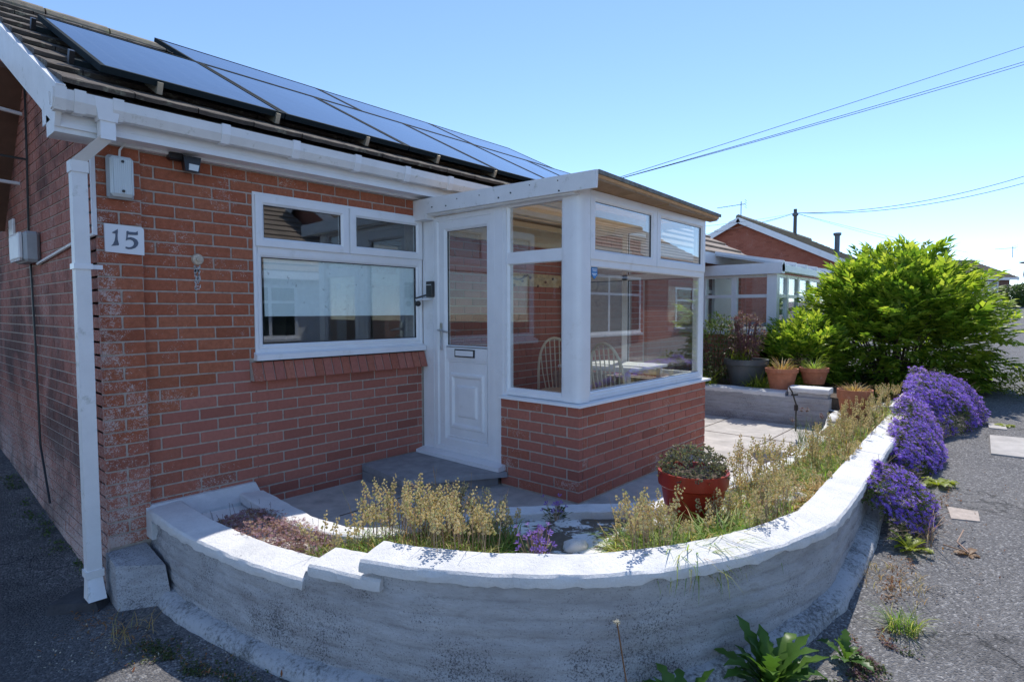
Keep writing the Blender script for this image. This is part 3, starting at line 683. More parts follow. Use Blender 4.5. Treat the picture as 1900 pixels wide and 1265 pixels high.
for x in (-.218, -.135, .035, .60, 1.06, 1.54, 2.0, 2.46):
    mb = MB(); xs_prism(mb, GP[:6] + [(-.178, 2.482)], x, x + .05, 1.15); mb.build('gutter_bracket', M['upvc'] if x > 0.5 else M['upvc_old'], gut)
mb = MB(); mb.hexa([(-.03, -.262, 2.365), (.055, -.262, 2.365), (.055, -.185, 2.365), (-.03, -.185, 2.365), (-.05, -.275, 2.48), (.075, -.275, 2.48), (.075, -.18, 2.48), (-.05, -.18, 2.48)])
mb.box(-.022, .048, -.255, -.19, 2.27, 2.37); mb.build('gutter_outlet', M['upvc'], gut)
# downpipe
mb = MB(); px0, px1, py0, py1 = -.128, -.058, -.125, -.055
def sq(a, b_): mb.hexa([(a[0], a[2], a[4]), (a[1], a[2], a[4]), (a[1], a[3], a[4]), (a[0], a[3], a[4]), (b_[0], b_[2], b_[4]), (b_[1], b_[2], b_[4]), (b_[1], b_[3], b_[4]), (b_[0], b_[3], b_[4])])
sq((px0, px1, py0, py1, -.12), (px0, px1, py0, py1, 2.13)); sq((px0 - .006, px1 + .006, py0 - .006, py1 + .006, 2.10), (px0 - .006, px1 + .006, py0 - .006, py1 + .006, 2.16))
sq((px0, px1, py0, py1, 2.16), (-.024, .046, -.253, -.188, 2.285))
dp = mb.build('downpipe', M['upvc_old'], HB)
mb = MB(); mb.box(px0 - .008, px1 + .008, py0 - .008, py1 + .008, 1.58, 1.61); mb.box(px1, .002, py0 + .02, py1 - .02, 1.583, 1.607); mb.build('pipe_clip', M['upvc'], dp)
mb = MB(); sq((px0 - .008, px1 + .008, py0 - .008, py1 + .008, -.13), (px0 - .008, px1 + .008, py0 - .008, py1 + .008, -.09)); sq((px0 - .015, px1 - .0, py0 - .075, py1 - .045, -.235), (px0, px1, py0, py1, -.13)); mb.build('pipe_shoe', M['upvc_old'], dp)
mb = MB(); mb.box(-.022, .0, -.036, -.014, 1.78, 2.30); mb.build('conduit', M['upvc'], HB)
mb = MB(); mb.tube([(-.014, -.02, 1.785), (-.016, .5, 1.765), (-.016, 1.45, 1.70)], .011, 6); mb.build('conduit', M['upvc_old'], HB)
mb = MB(); mb.rbox(-.10, -.004, 1.40, 1.80, 1.71, 1.93, .02); mbx = mb.build('meter_box', M['grey_plastic'], HB)
mb = MB(); mb.rbox(-.125, -.10, 1.42, 1.80, 1.72, 1.92, .02); mb.build('lid', M['upvc_old'], mbx)
mb = MB(); mb.tube([(-.012, 1.66, 3.2), (-.014, 1.68, 2.5), (-.012, 1.75, 1.93)], .008, 5); mb.tube([(-.012, 1.72, 1.72), (-.014, 1.66, 1.1), (-.02, 1.6, .35), (-.02, 1.35, -.05)], .008, 5); mb.tube([(-.012, 1.69, 2.49), (-.5, 1.75, 2.52), (-1.2, 1.9, 2.58)], .009, 5); mb.build('cable', M['black'], HB)
for (y, z, l) in ((1.88, 2.87, .17), (2.08, 2.37, .30)):
    mb = MB(); mb.tube([(0.0, y, z), (-l, y - .02, z + .01)], .014, 7); mb.build('overflow_pipe', M['upvc'], HB)
mb = MB(); mb.rbox(-.02, .0, 2.32, 2.50, 1.96, 2.12, .004); mb.build('vent_plate', M['upvc_old'], HB)
mb = MB(); mb.hexa([(-.75, 1.72, 3.14), (.0, 1.72, 3.14), (.0, 2.82, 2.06), (-.75, 2.82, 2.06), (-.75, 1.78, 3.20), (.0, 1.78, 3.20), (.0, 2.88, 2.12), (-.75, 2.88, 2.12)])
cn = mb.build('side_canopy', M['brown_board'], HB)
mb = MB(); mb.hexa([(-.34, 1.68, 3.10), (-.29, 1.68, 3.10), (-.29, 2.9, 1.90), (-.34, 2.9, 1.90), (-.34, 1.72, 3.16), (-.29, 1.72, 3.16), (-.29, 2.94, 1.96), (-.34, 2.94, 1.96)]); mb.build('canopy_beam', M['upvc_old'], cn)
mb = MB(); mb.box(-.33, -.27, 2.86, 2.92, -.1, 2.0); mb.build('canopy_post', M['upvc_old'], cn)

# front window
W = thing.__class__
fnW = lambda u, v, o: (u, .0 - o, v)
PROF = [(0, -.06), (0, .0), (.012, .004), (.045, .004), (.058, -.012), (.058, -.06)]
def frame_at(parent, name, fn, u0, u1, v0, v1, w, front=.0, depth=.06, mat='upvc'):
    m_ = MB(); b_ = .008
    m_.ring(fn, u0, u1, v0, v1, [(0, front - depth), (0, front - .003), (.003, front), (w - .016, front), (w, front - .014), (w, front - depth)])
    return m_.build(name, M[mat], parent)
def pane_at(parent, fn, u0, u1, v0, v1, out, mat='glass', gasket=True):
    m_ = MB(); p = [fn(u, v, d) for d in (out, out - .006) for (u, v) in ((u0, v0), (u1, v0), (u1, v1), (u0, v1))]; m_.hexa(p); g_ = m_.build('pane', M[mat], parent)
    if gasket:
        m_ = MB(); m_.ring(fn, u0, u1, v0, v1, [(-.002, out - .012), (-.002, out + .004), (.006, out + .003), (.006, out - .012)]); m_.build('glazing_seal', M['gasket'], parent)
    return g_
wd = frame_at(HB, 'window', fnW, .90, 2.385, 1.06, 2.165, .035, .004, .07)
mb = MB(); mb.box(.93, 2.36, -.003, .06, 1.752, 1.80); mb.box(1.635, 1.665, -.003, .06, 1.80, 2.135); mb.build('transom', M['upvc'], wd)
frame_at(wd, 'sash', fnW, .912, 1.642, 1.796, 2.145, .062, .020, .05); frame_at(wd, 'sash', fnW, 1.658, 2.378, 1.796, 2.145, .062, .020, .05)
pane_at(wd, fnW, .972, 1.582, 1.856, 2.085, .0); pane_at(wd, fnW, 1.718, 2.318, 1.856, 2.085, .0)
frame_at(wd, 'bead', fnW, .93, 2.355, 1.09, 1.756, .032, -.002, .05); pane_at(wd, fnW, .96, 2.325, 1.12, 1.726, -.018)
mb = MB(); mb.hexa([(.888, -.052, 1.012), (2.38, -.052, 1.012), (2.38, .05, 1.012), (.888, .05, 1.012), (.888, -.05, 1.05), (2.38, -.05, 1.05), (2.38, .0, 1.068), (.888, .0, 1.068)]); mb.build('window_sill', M['upvc'], wd)

# ------------------------------------------------------------------ wall fittings (things fixed to the house)
t = thing('bulkhead_lamp', 'ribbed rectangular bulkhead lamp on the brick corner pier', 'lamp', (.11, -.04, 2.11))
mb = MB(); mb.rbox(.045, .178, -.075, -.04, 1.99, 2.235, .012); mb.build('lamp_base', M['grey_plastic'], t)
mb = MB(); mb.rbox(.053, .170, -.115, -.075, 2.0, 2.225, .016)
for i in range(11): mb.box(.058 + i * .0098, .0615 + i * .0098, -.118, -.114, 2.014, 2.211)
mb.build('lamp_cover', M['lens'], t)
mb = MB()
for z in (2.03, 2.195): mb.tube([(.112, -.114, z), (.112, -.122, z)], .008, 8)
mb.build('screw', M['black'], t)
mb = MB(); mb.tube([(.112, -.06, 2.23), (.115, -.06, 2.27), (.135, -.05, 2.30), (.15, -.045, 2.315)], .006, 6); mb.build('cable', M['upvc_old'], t)
t = thing('security_light', 'small black floodlight under the white soffit', 'lamp', (.46, 0, 2.28))
mb = MB(); mb.rbox(.375, .455, -.06, -.0, 2.275, 2.32, .008); mb.build('bracket', M['black'], t)
mb = MB(); mb.hexa([(.445, -.11, 2.205), (.52, -.12, 2.20), (.53, -.035, 2.215), (.455, -.03, 2.22), (.44, -.10, 2.30), (.535, -.115, 2.295), (.535, -.03, 2.30), (.45, -.02, 2.305)]); mb.build('lamp_head', M['black'], t)
mb = MB(); mb.hexa([(.462, -.118, 2.212), (.512, -.125, 2.208), (.512, -.115, 2.208), (.462, -.108, 2.212), (.466, -.116, 2.25), (.52, -.124, 2.246), (.52, -.114, 2.246), (.466, -.106, 2.25)]); mb.build('lens', M['lens'], t)
t = thing('number_plate', 'white house number plate painted with a grey 15', 'number sign', (.125, -.04, 1.76))
PW, PX0, PZ1 = .197, .028, 1.848
def pl(u, v, d): return (PX0 + (u - 125) / 605 * PW, -.045 - d, PZ1 - (v - 145) / 480 * .168)
mb = MB(); o_ = [(125, 145), (690, 160), (718, 175), (732, 205), (728, 625), (140, 600), (128, 590)]; mb.prism(o_, pl, -.004, .012); mb.build('plate', M['plaque'], t)
one = [(322, 222), (300, 240), (232, 285), (250, 298), (285, 300), (284, 345), (272, 410), (245, 470), (215, 505), (330, 487), (334, 470), (318, 400), (316, 330), (324, 262)]
five = [(455, 245), (478, 238), (492, 252), (600, 250), (630, 228), (633, 290), (600, 297), (476, 300), (468, 350), (520, 338), (575, 350), (618, 378), (636, 425), (622, 470), (585, 510), (530, 533), (470, 540), (430, 528), (436, 500), (490, 508), (535, 492), (562, 462), (566, 425), (548, 395), (505, 378), (470, 385), (440, 402), (452, 330)]
for nm, ol in (('numeral', one), ('numeral', five)):
    mb = MB(); mb.prism(ol, pl, .0115, .0145); mb.build(nm, M['ink'], t)
t = thing('hose_wall_fixing', 'round metal wall fixing with two screw holes above a white drip stain', 'wall fixing', (.54, 0, 1.68))
mb = MB(); n = 20
pf = [(.0, .02), (.012, .02), (.015, .012), (.032, .010), (.038, .0)]
vs = [(.54 + r_ * math.cos(2 * math.pi * k / n), -h_ - .001, 1.68 + r_ * math.sin(2 * math.pi * k / n)) for r_, h_ in pf for k in range(n)]
mb.add(vs, [(i * n + k, i * n + (k + 1) % n, (i + 1) * n + (k + 1) % n, (i + 1) * n + k) for i in range(len(pf) - 1) for k in range(n)]); autosmooth(mb.build('flange', M['brass'], t))
mb = MB()
for dx in (-.02, .02): mb.tube([(.54 + dx, -.007, 1.68), (.54 + dx, -.011, 1.68)], .0045, 8)
mb.build('screw', M['black'], t)
mb = MB()
for i in range(90):
    z = 1.64 - .15 * random.random() ** 1.2; w = .003 + .005 * random.random(); x = .537 + random.uniform(-.017, .017)
    mb.box(x - w / 2, x + w / 2, -.0022, .004, z - w * .8, z + w * .8)
mb.build('lime_stain', M['coping'], t)
t = tag(MB.build((lambda q: (q.box(.985, 2.315, .030, .034, 1.325, 1.75), q.box(.985, 2.315, .027, .04, 1.315, 1.34), q)[2])(MB()), 'roman_blind', M['fabric']), 'pale blue patterned blind half lowered behind the front window', 'blind')
# ------------------------------------------------------------------ solar panels
def solar(x, v, w, h, label):
    t = thing('solar_panel', label, 'solar panel', onroof(x, v, .13), 'solar panels on the front roof slope')
    org = ORG[t.name]
    def bx(mb_, x0, x1, v0, v1, h0, h1):
        mb_.hexa([onroof(X, V, H) for H in (h0, h1) for (X, V) in ((x0, v0), (x1, v0), (x1, v1), (x0, v1))])
    mb = MB(); F = .028
    for a in ((x, x + w, v, v + F), (x, x + w, v + h - F, v + h), (x, x + F, v + F, v + h - F), (x + w - F, x + w, v + F, v + h - F)): bx(mb, *a, .085, .122)
    mb.build('frame', M['pv_frame'], t)
    mb = MB(); bx(mb, x + F, x + w - F, v + F, v + h - F, .090, .119); mb.build('panel_glass', M['pv_glass'], t)
W1, H1 = 1.063, 1.63; V1 = .20; X1 = .02
LB1 = ['leftmost tall solar panel in the lower row, above the house corner', 'second tall solar panel from the left in the lower row', 'third tall solar panel from the left in the lower row', 'fourth tall solar panel from the left in the lower row', 'fifth tall solar panel from the left, in the lower row beyond the porch', 'last tall solar panel at the far end of the lower row']
for i in range(6): solar(X1 + i * (W1 + .010), V1, W1, H1, LB1[i])
LB2 = ['leftmost wide solar panel in the upper row below the ridge', 'second wide solar panel from the left in the upper row', 'last wide solar panel at the far end of the upper row']
for i in range(3): solar(1.05 + i * 1.66, V1 + H1 + .012, 1.652, 1.0, LB2[i])
for i, (v_, lab) in enumerate(((.42, 'lowest aluminium rail under the lower row of solar panels'), (1.45, 'aluminium rail under the upper part of the lower solar row'))):
    t = thing('mounting_rail', lab, 'mounting rail', onroof(-.06, v_, .08), 'solar mounting rails')
    mb = MB(); mb.hexa([onroof(X, V, H) for H in (.05, .083) for (X, V) in ((-.07, v_), (6.2, v_), (6.2, v_ + .04), (-.07, v_ + .04))]); mb.build('rail', M['pv_frame'], t)
    mb = MB(); mb.hexa([onroof(X, V, H) for H in (.055, .125) for (X, V) in ((-.075, v_ - .002), (-.05, v_ - .002), (-.05, v_ + .042), (-.075, v_ + .042))]); mb.build('end_clamp', M['black'], t)
    for k in range(8 if i == 0 else 0):
        x = .30 + k * .72; mb = MB(); mb.hexa([onroof(X, V, H) for H in (.045, .112) for (X, V) in ((x, .185), (x + .03, .185), (x + .03, .42), (x, .42))]); mb.build('roof_hook', M['alu'], t)

# ------------------------------------------------------------------ glazed porch
PO = thing('glazed_porch', 'white framed glazed porch on a low red brick wall with flat roof', 'porch', (2.366, -1.68, 0))
PX, PY, PXR = 2.366, -1.679, 4.470
def lay_p(parent):
    o = ORG[parent.name]
    pm = lambda u, z: M['brick_new'] if random.random() < .8 else M['brick_pale']
    # door side: u = distance from the corner, running back towards the house
    lay(parent, lambda u, z: (PX - o.x, PY + u - o.y, z - o.z), R(-90), .0, .735, .045, 9, lambda r: (-.005 if (8 - r) % 2 else .1075 - .225), [], pm, zmax=.682)
    lay(parent, lambda u, z: (PX + u - o.x, PY - o.y, z - o.z), 0, .05, PXR - PX, .045, 9, lambda r: (.1075 - .225 if (8 - r) % 2 else .22 - .225), [], pm, zmax=.682)
mb = MB(); mb.box(PX + .006, PX + .2, PY + .006, -.945, -.05, .68); mb.box(PX + .2, PXR - .006, PY + .006, PY + .2, -.05, .68); mb.box(PXR - .2, PXR - .006, PY + .2, .0, -.05, .68)
dw = mb.build('dwarf_wall', M['mortar'], PO); lay_p(dw)
mb = MB(); lay_joined(mb, lambda u, z, d: (PXR - d, u, z), PY, 0, .045, 9, lambda r: 0 if r % 2 else .1125, [], zmax=.7); tag(mb.build('brickwork', M['brick_new'], PO), kind='stuff')
mb = MB(); mb.box(PX + .1, PXR - .1, PY + .1, -.001, .06, .12); mb.build('floor', M['carpet'], PO)
# white sill over the brickwork
mb = MB()
mb.hexa([(PX - .035, PY - .035, .682), (PX + .12, PY + .1, .682), (PX + .12, -.955, .682), (PX - .035, -.955, .682), (PX - .033, PY - .033, .70), (PX + .12, PY + .1, .706), (PX + .12, -.955, .706), (PX - .033, -.955, .70)])
mb.hexa([(PX - .035, PY - .035, .683), (PXR + .05, PY - .035, .683), (PXR + .05, PY + .1, .683), (PX + .12, PY + .1, .683), (PX - .033, PY - .033, .7005), (PXR + .05, PY - .033, .7005), (PXR + .05, PY + .1, .7065), (PX + .12, PY + .1, .7065)])
mb.build('sill', M['upvc'], PO)
DX = 2.396; FY = -1.652
fnD = lambda u, v, o: (DX - o, -u, v)        # door side, u = distance from the house
fnF = lambda u, v, o: (u, FY - o, v)         # long front
fnR = lambda u, v, o: (4.445 + o, -u, v)     # far end
mb = MB(); mb.box(DX - .004, DX + .03, -.16, -.001, .165, 2.16); mb.box(DX - .010, DX + .0, -.145, -.13, .165, 2.14); mb.build('wall_panel', M['upvc'], PO)
df = frame_at(PO, 'door_frame', fnD, .158, .868, .166, 2.145, .055, .012, .07)
mb = MB(); mb.hexa([(2.292, -.985, .118), (2.42, -.985, .118), (2.42, -.005, .118), (2.292, -.005, .118), (2.294, -.985, .150), (2.42, -.985, .172), (2.42, -.005, .172), (2.294, -.005, .150)]); mb.build('threshold', M['upvc'], df)
DO = frame_at(PO, 'door', fnD, .217, .848, .205, 2.10, .08, .006, .05)
mb = MB(); mb.box(DX + .0, DX + .05, -.772, -.293, .945, 1.058); mb.build('mid_rail', M['upvc'], DO)
frame_at(DO, 'glazing_bead', fnD, .288, .778, 1.052, 2.028, .012, .0, .03); pane_at(DO, fnD, .298, .768, 1.06, 2.02, -.018)
mb = MB(); mb.hexa([fnD(u, v, o) for o in (-.03, -.012) for (u, v) in ((.29, .28), (.776, .28), (.776, .95), (.29, .95))])
mb.ring(fnD, .30, .765, .29, .935, [(0, -.02), (0, -.006), (.006, -.004), (.012, -.011), (.012, -.02)])
mb.ring(fnD, .335, .73, .365, .835, [(0, -.012), (.012, .003), (.028, .003), (.044, -.009), (.044, -.012)])
mb.ring(fnD, .415, .65, .465, .735, [(0, -.012), (.014, .002), (.03, .004), (.06, .004), (.06, -.012)])
mb.hexa([fnD(u, v, o) for o in (-.012, .004) for (u, v) in ((.474, .524), (.591, .524), (.591, .676), (.474, .676))])
mb.build('door_panel', M['upvc'], DO)
lb = MB(); lb.ring(fnD, .405, .635, .970, 1.035, [(0, 0), (0, .010), (.010, .012), (.012, .006), (.012, 0)]); lo = lb.build('letter_box', M['gasket'], DO)
mb = MB(); mb.hexa([fnD(u, v, o) for o in (.0, .011) for (u, v) in ((.412, .977), (.628, .977), (.628, 1.028), (.412, 1.028))]); mb.build('flap', M['upvc'], lo)
hd = MB(); hd.hexa([fnD(u, v, o) for o in (.005, .016) for (u, v) in ((.232, 1.02), (.262, 1.02), (.262, 1.25), (.232, 1.25))]); ho = hd.build('door_handle', M['silver'], DO)
mb = MB(); mb.tube([fnD(.247, 1.19, .014), fnD(.247, 1.19, .05), fnD(.27, 1.19, .055), fnD(.36, 1.175, .05)], .009, 8); mb.tube([fnD(.247, 1.10, .012), fnD(.247, 1.10, .022)], .011, 10); mb.build('lever', M['silver'], ho)
# posts and side light
mb = MB(); mb.box(DX - .012, DX + .05, -.99, -.868, .166, 2.165); mb.box(DX - .016, DX - .01, -.955, -.915, .70, 2.165); mb.build('mullion', M['upvc'], PO)
sl = frame_at(PO, 'side_light', fnD, .95, 1.545, .706, 2.175, .045, .008, .06)
mb = MB(); mb.box(DX - .006, DX + .05, -1.51, -.985, 1.705, 1.79); mb.build('transom', M['upvc'], sl)
frame_at(sl, 'bead', fnD, .985, 1.525, .74, 1.722, .022, .002, .05); frame_at(sl, 'bead', fnD, .985, 1.525, 1.772, 2.185, .022, .002, .05)
pane_at(sl, fnD, .998, 1.512, .755, 1.707, -.014); pane_at(sl, fnD, .998, 1.512, 1.787, 2.165, -.014)
mb = MB(); n = 9; prof = [(DX - .016, -1.535), (2.50, -1.60), (2.50, FY - .02)]
pc = [(DX - .016, -1.535), (DX - .018, -1.60)] + [(DX + .03 - .048 * math.cos(a), -1.62 - .055 * math.sin(a)) for a in [R(k * 15) for k in range(1, 6)]] + [(2.44, -1.677), (2.497, -1.676), (2.497, -1.62), (2.46, -1.535)]
mb.prism(pc, lambda u, v, d: (u, v, d), .706, 2.19); autosmooth(mb.build('corner_post', M['upvc'], PO), 30)
# long front
ff = frame_at(PO, 'front_frame', fnF, 2.497, 4.46, .706, 2.205, .05, .004, .06)
mb = MB(); mb.box(2.53, 4.43, FY - .008, FY + .05, 1.665, 1.722); mb.box(3.468, 3.505, FY - .008, FY + .05, 1.72, 2.17); mb.build('transom', M['upvc'], ff)
frame_at(ff, 'bead', fnF, 2.53, 4.42, .745, 1.685, .03, -.002, .05); pane_at(ff, fnF, 2.552, 4.398, .768, 1.662, -.016)
frame_at(ff, 'sash', fnF, 2.51, 3.482, 1.712, 2.195, .072, .020, .06); frame_at(ff, 'sash', fnF, 3.492, 4.445, 1.712, 2.195, .072, .020, .06)
pane_at(ff, fnF, 2.578, 3.414, 1.78, 2.127, .0); pane_at(ff, fnF, 3.56, 4.377, 1.78, 2.127, .0)
er = frame_at(PO, 'end_frame', fnR, .02, 1.64, .706, 2.205, .06, .004, .06)
mb = MB(); mb.box(4.40, 4.45, -1.6, -.05, 1.665, 1.722); mb.box(4.40, 4.45, -.86, -.80, .73, 2.18); mb.build('transom', M['upvc'], er)
for (a, b_) in ((.06, .80), (.86, 1.60)): pane_at(er, fnR, a, b_, .75, 1.665, -.02); pane_at(er, fnR, a, b_, 1.72, 2.15, -.02)
# roof
zr0, zr1 = 2.285, 2.262
mb = MB(); mb.hexa([(2.312, -1.85, zr1 - .04), (4.60, -1.735, zr1 - .04), (4.60, .0, zr0 - .04), (2.312, .0, zr0 - .04), (2.312, -1.85, zr1), (4.60, -1.735, zr1), (4.60, .0, zr0), (2.312, .0, zr0)]); pr = mb.build('roof', M['sheet'], PO)
mb = MB(); mb.hexa([(2.29, -1.855, 2.148), (2.312, -1.855, 2.148), (2.312, -.172, 2.165), (2.29, -.172, 2.165), (2.288, -1.862, 2.262), (2.312, -1.862, 2.262), (2.312, -.172, 2.29), (2.288, -.172, 2.29)])
mb.hexa([(2.316, -1.66, 2.14), (2.39, -1.66, 2.14), (2.39, -.172, 2.15), (2.316, -.172, 2.15), (2.316, -1.66, 2.22), (2.39, -1.66, 2.22), (2.39, -.172, 2.24), (2.316, -.172, 2.24)])
mb.box(2.29, 2.40, -.172, -.003, 2.12, 2.29)
fb = mb.build('roof_fascia', M['upvc_old'], pr)
mb = MB()
for (y, z) in ((-.25, 2.21), (-.42, 2.20), (-.55, 2.24), (-.80, 2.235), (-1.0, 2.19), (-1.12, 2.21), (-1.3, 2.24), (-1.55, 2.235), (-1.56, 2.165)): mb.tube([(2.289, y, z), (2.284, y, z)], .006 if z < 2.22 else .004, 7)
mb.build('screw', M['black'], fb)
for i in range(4):
    a, b_ = i / 4 + .004, (i + 1) / 4 - .004; x0, x1 = lerp(2.31, 4.59, a), lerp(2.31, 4.59, b_); y0, y1 = lerp(-1.845, -1.73, a), lerp(-1.845, -1.73, b_)
    mb = MB(); dz = random.uniform(-.006, .006)
    mb.hexa([(x0, y0, zr1 - .062 + dz), (x1, y1, zr1 - .062 + dz), (x1, -1.655, 2.198), (x0, -1.655, 2.198), (x0, y0, zr1 - .043), (x1, y1, zr1 - .043), (x1, -1.655, 2.218), (x0, -1.655, 2.218)]); mb.build('soffit_board', M['sheet'], pr)
mb = MB(); mb.hexa([(2.312, -1.868, zr1 - .022), (4.615, -1.752, zr1 - .022), (4.615, -1.735, zr1 - .022), (2.312, -1.85, zr1 - .022), (2.312, -1.868, zr1 + .004), (4.615, -1.752, zr1 + .004), (4.615, -1.735, zr1 + .004), (2.312, -1.85, zr1 + .004)])
mb.build('roof_edge', M['felt'], pr)
mb = MB()
for i in range(4): y0 = -1.62 + i * .45; mb.box(2.45, 4.42, y0, y0 + .05, 2.165, 2.215)
mb.box(2.45, 4.42, -.06, -.004, 2.03, 2.20); mb.build('roof_batten', M['cream_wood'], pr)
mb = MB(); mb.box(2.52, 4.42, -1.60, -1.46, .715, .74); mb.build('inner_sill', M['white_paint'], PO)
st_ = MB(); st_.prism([(0, 1), (1, 1), (1, .35), (.5, 0), (0, .35)], lambda u, v, d: (2.565 + u * .075, FY + .012 - d, 1.575 + v * .085), 0, .003); so = st_.build('window_sticker', M['sticker'], PO)
mb = MB()
for (v, u0, u1) in ((.80, .1, .9), (.66, .2, .85), (.42, .1, .9), (.30, .25, .7)):
    u = u0
    while u < u1: w = random.uniform(.05, .12); mb.box(2.565 + u * .075, 2.565 + min(u1, u + w) * .075, FY + .0082, FY + .009, 1.575 + v * .085, 1.575 + (v + .08) * .085); u += w + .04
mb.build('sticker_print', M['stick_white'], so)
t = thing('key_safe', 'black keypad box with a wire arm on the white porch panel', 'key safe', (2.39, -.13, 1.54))
mb = MB(); mb.rbox(2.352, 2.39, -.165, -.085, 1.47, 1.605, .005); mb.build('case', M['black'], t)
mb = MB(); mb.box(2.349, 2.353, -.155, -.095, 1.572, 1.578); mb.build('keypad_line', M['lens'], t)
mb = MB(); mb.tube([(2.37, -.10, 1.495), (2.345, -.06, 1.48), (2.30, -.015, 1.462)], .007, 6); mb.build('cable', M['black'], t)
mb = MB(); mb.rbox(2.28, 2.38, -.15, -.03, 1.445, 1.455, .003); mb.build('bracket', M['upvc'], t)
mb = MB(); mb.lathe([(.001, -.026), (.016, -.02), (.024, -.004), (.022, .012), (.012, .022), (.001, .024)], (2.30, -.045, 1.415), 12); autosmooth(mb.build('knob', M['black'], t))
mb = MB(); mb.hexa([(1.68, -.60, .075), (2.36, -1.02, .075), (2.36, -.004, .075), (1.74, -.004, .075), (1.68, -.58, .115), (2.36, -1.01, .115), (2.36, -.004, .125), (1.74, -.004, .125)])
mb.hexa([(1.72, -.6, -.02), (2.36, -.92, -.02), (2.36, -.006, -.02), (1.74, -.006, -.02), (1.72, -.6, .07), (2.36, -.92, .07), (2.36, -.006, .07), (1.74, -.006, .07)])
tag(mb.build('door_step', M['slate'], org=(2, -.4, 0)), 'dark grey slab step in front of the porch door', 'step')
# porch contents
def chair(loc, rz, label):
    t = thing('windsor_chair', label, 'chair', loc, 'cream hoop back chairs in the porch', rz)
    mb = MB(); mb.lathe([(.0, .43), (.19, .43), (.215, .44), (.215, .455), (.20, .465), (.0, .46)], (0, 0, 0), 18, 1, .95); autosmooth(mb.build('seat', M['cream_wood'], t))
    hp = [(-.185 * (1 - .12 * (abs(math.cos(R(a))) < .2)) * math.cos(R(a)) if True else 0, .17 + .07 * math.sin(R(a)), .46 + .50 * math.sin(R(a)) ** .62) for a in range(0, 181, 9)]
    mb = MB(); mb.tube(hp, .013, 7); mb.build('hoop', M['cream_wood'], t)
    for k in range(7):
        x = -.135 + k * .045; sx = x * 1.12; s_ = max(0, 1 - (sx / .185) ** 2) ** .5
        mb = MB(); mb.tube([(x * .8, .165, .46), (x, .19, .62), (sx, .17 + .07 * s_, .46 + .50 * s_ ** .62)], .006, 5); mb.build('spindle', M['cream_wood'], t)
    for sx in (-1, 1):
        for sy in (-1, 1): mb = MB(); mb.tube([(sx * .13, sy * .12, .44), (sx * .16, sy * .15, .22), (sx * .185, sy * .18, 0)], [.014, .018, .012], 7); mb.build('leg', M['cream_wood'], t)
chair((3.62, -.60, .12), R(-35), 'cream hoop back chair by the inner brick wall, seen through the side pane')
chair((3.44, -1.36, .12), R(84), 'cream hoop back chair close to the long front pane of the porch')
t = thing('porch_table', 'small white table inside the porch behind the chairs', 'table', (3.95, -.95, .12))
mb = MB(); mb.rbox(3.62, 4.35, -1.35, -.55, .80, .83, .006); mb.build('tabletop', M['white_paint'], t)
for x in (3.68, 4.29):
    for y in (-1.29, -.61): mb = MB(); mb.box(x - .022, x + .022, y - .022, y + .022, .12, .80); mb.build('leg', M['white_paint'], t)
t = thing('wall_frieze', 'strip of patterned board fixed along the porch brickwork', 'wall decoration', (3.9, -.01, 1.68))
mb = MB(); mb.box(3.25, 4.42, -.02, -.002, 1.61, 1.745); mb.build('board', M['frieze'], t)
mb = MB()
for i in range(9): mb.tube([(3.32 + i * .13, -.02, 1.66 + .05 * math.sin(i * 2.1)), (3.32 + i * .13, -.03, 1.66 + .05 * math.sin(i * 2.1))], .014, 8)
mb.tube([(3.45 + .35 * k / 8, -.026, 1.73 - .055 * math.sin(math.pi * k / 8)) for k in range(9)], .008, 5); mb.build('carving', M['brown_board'], t)

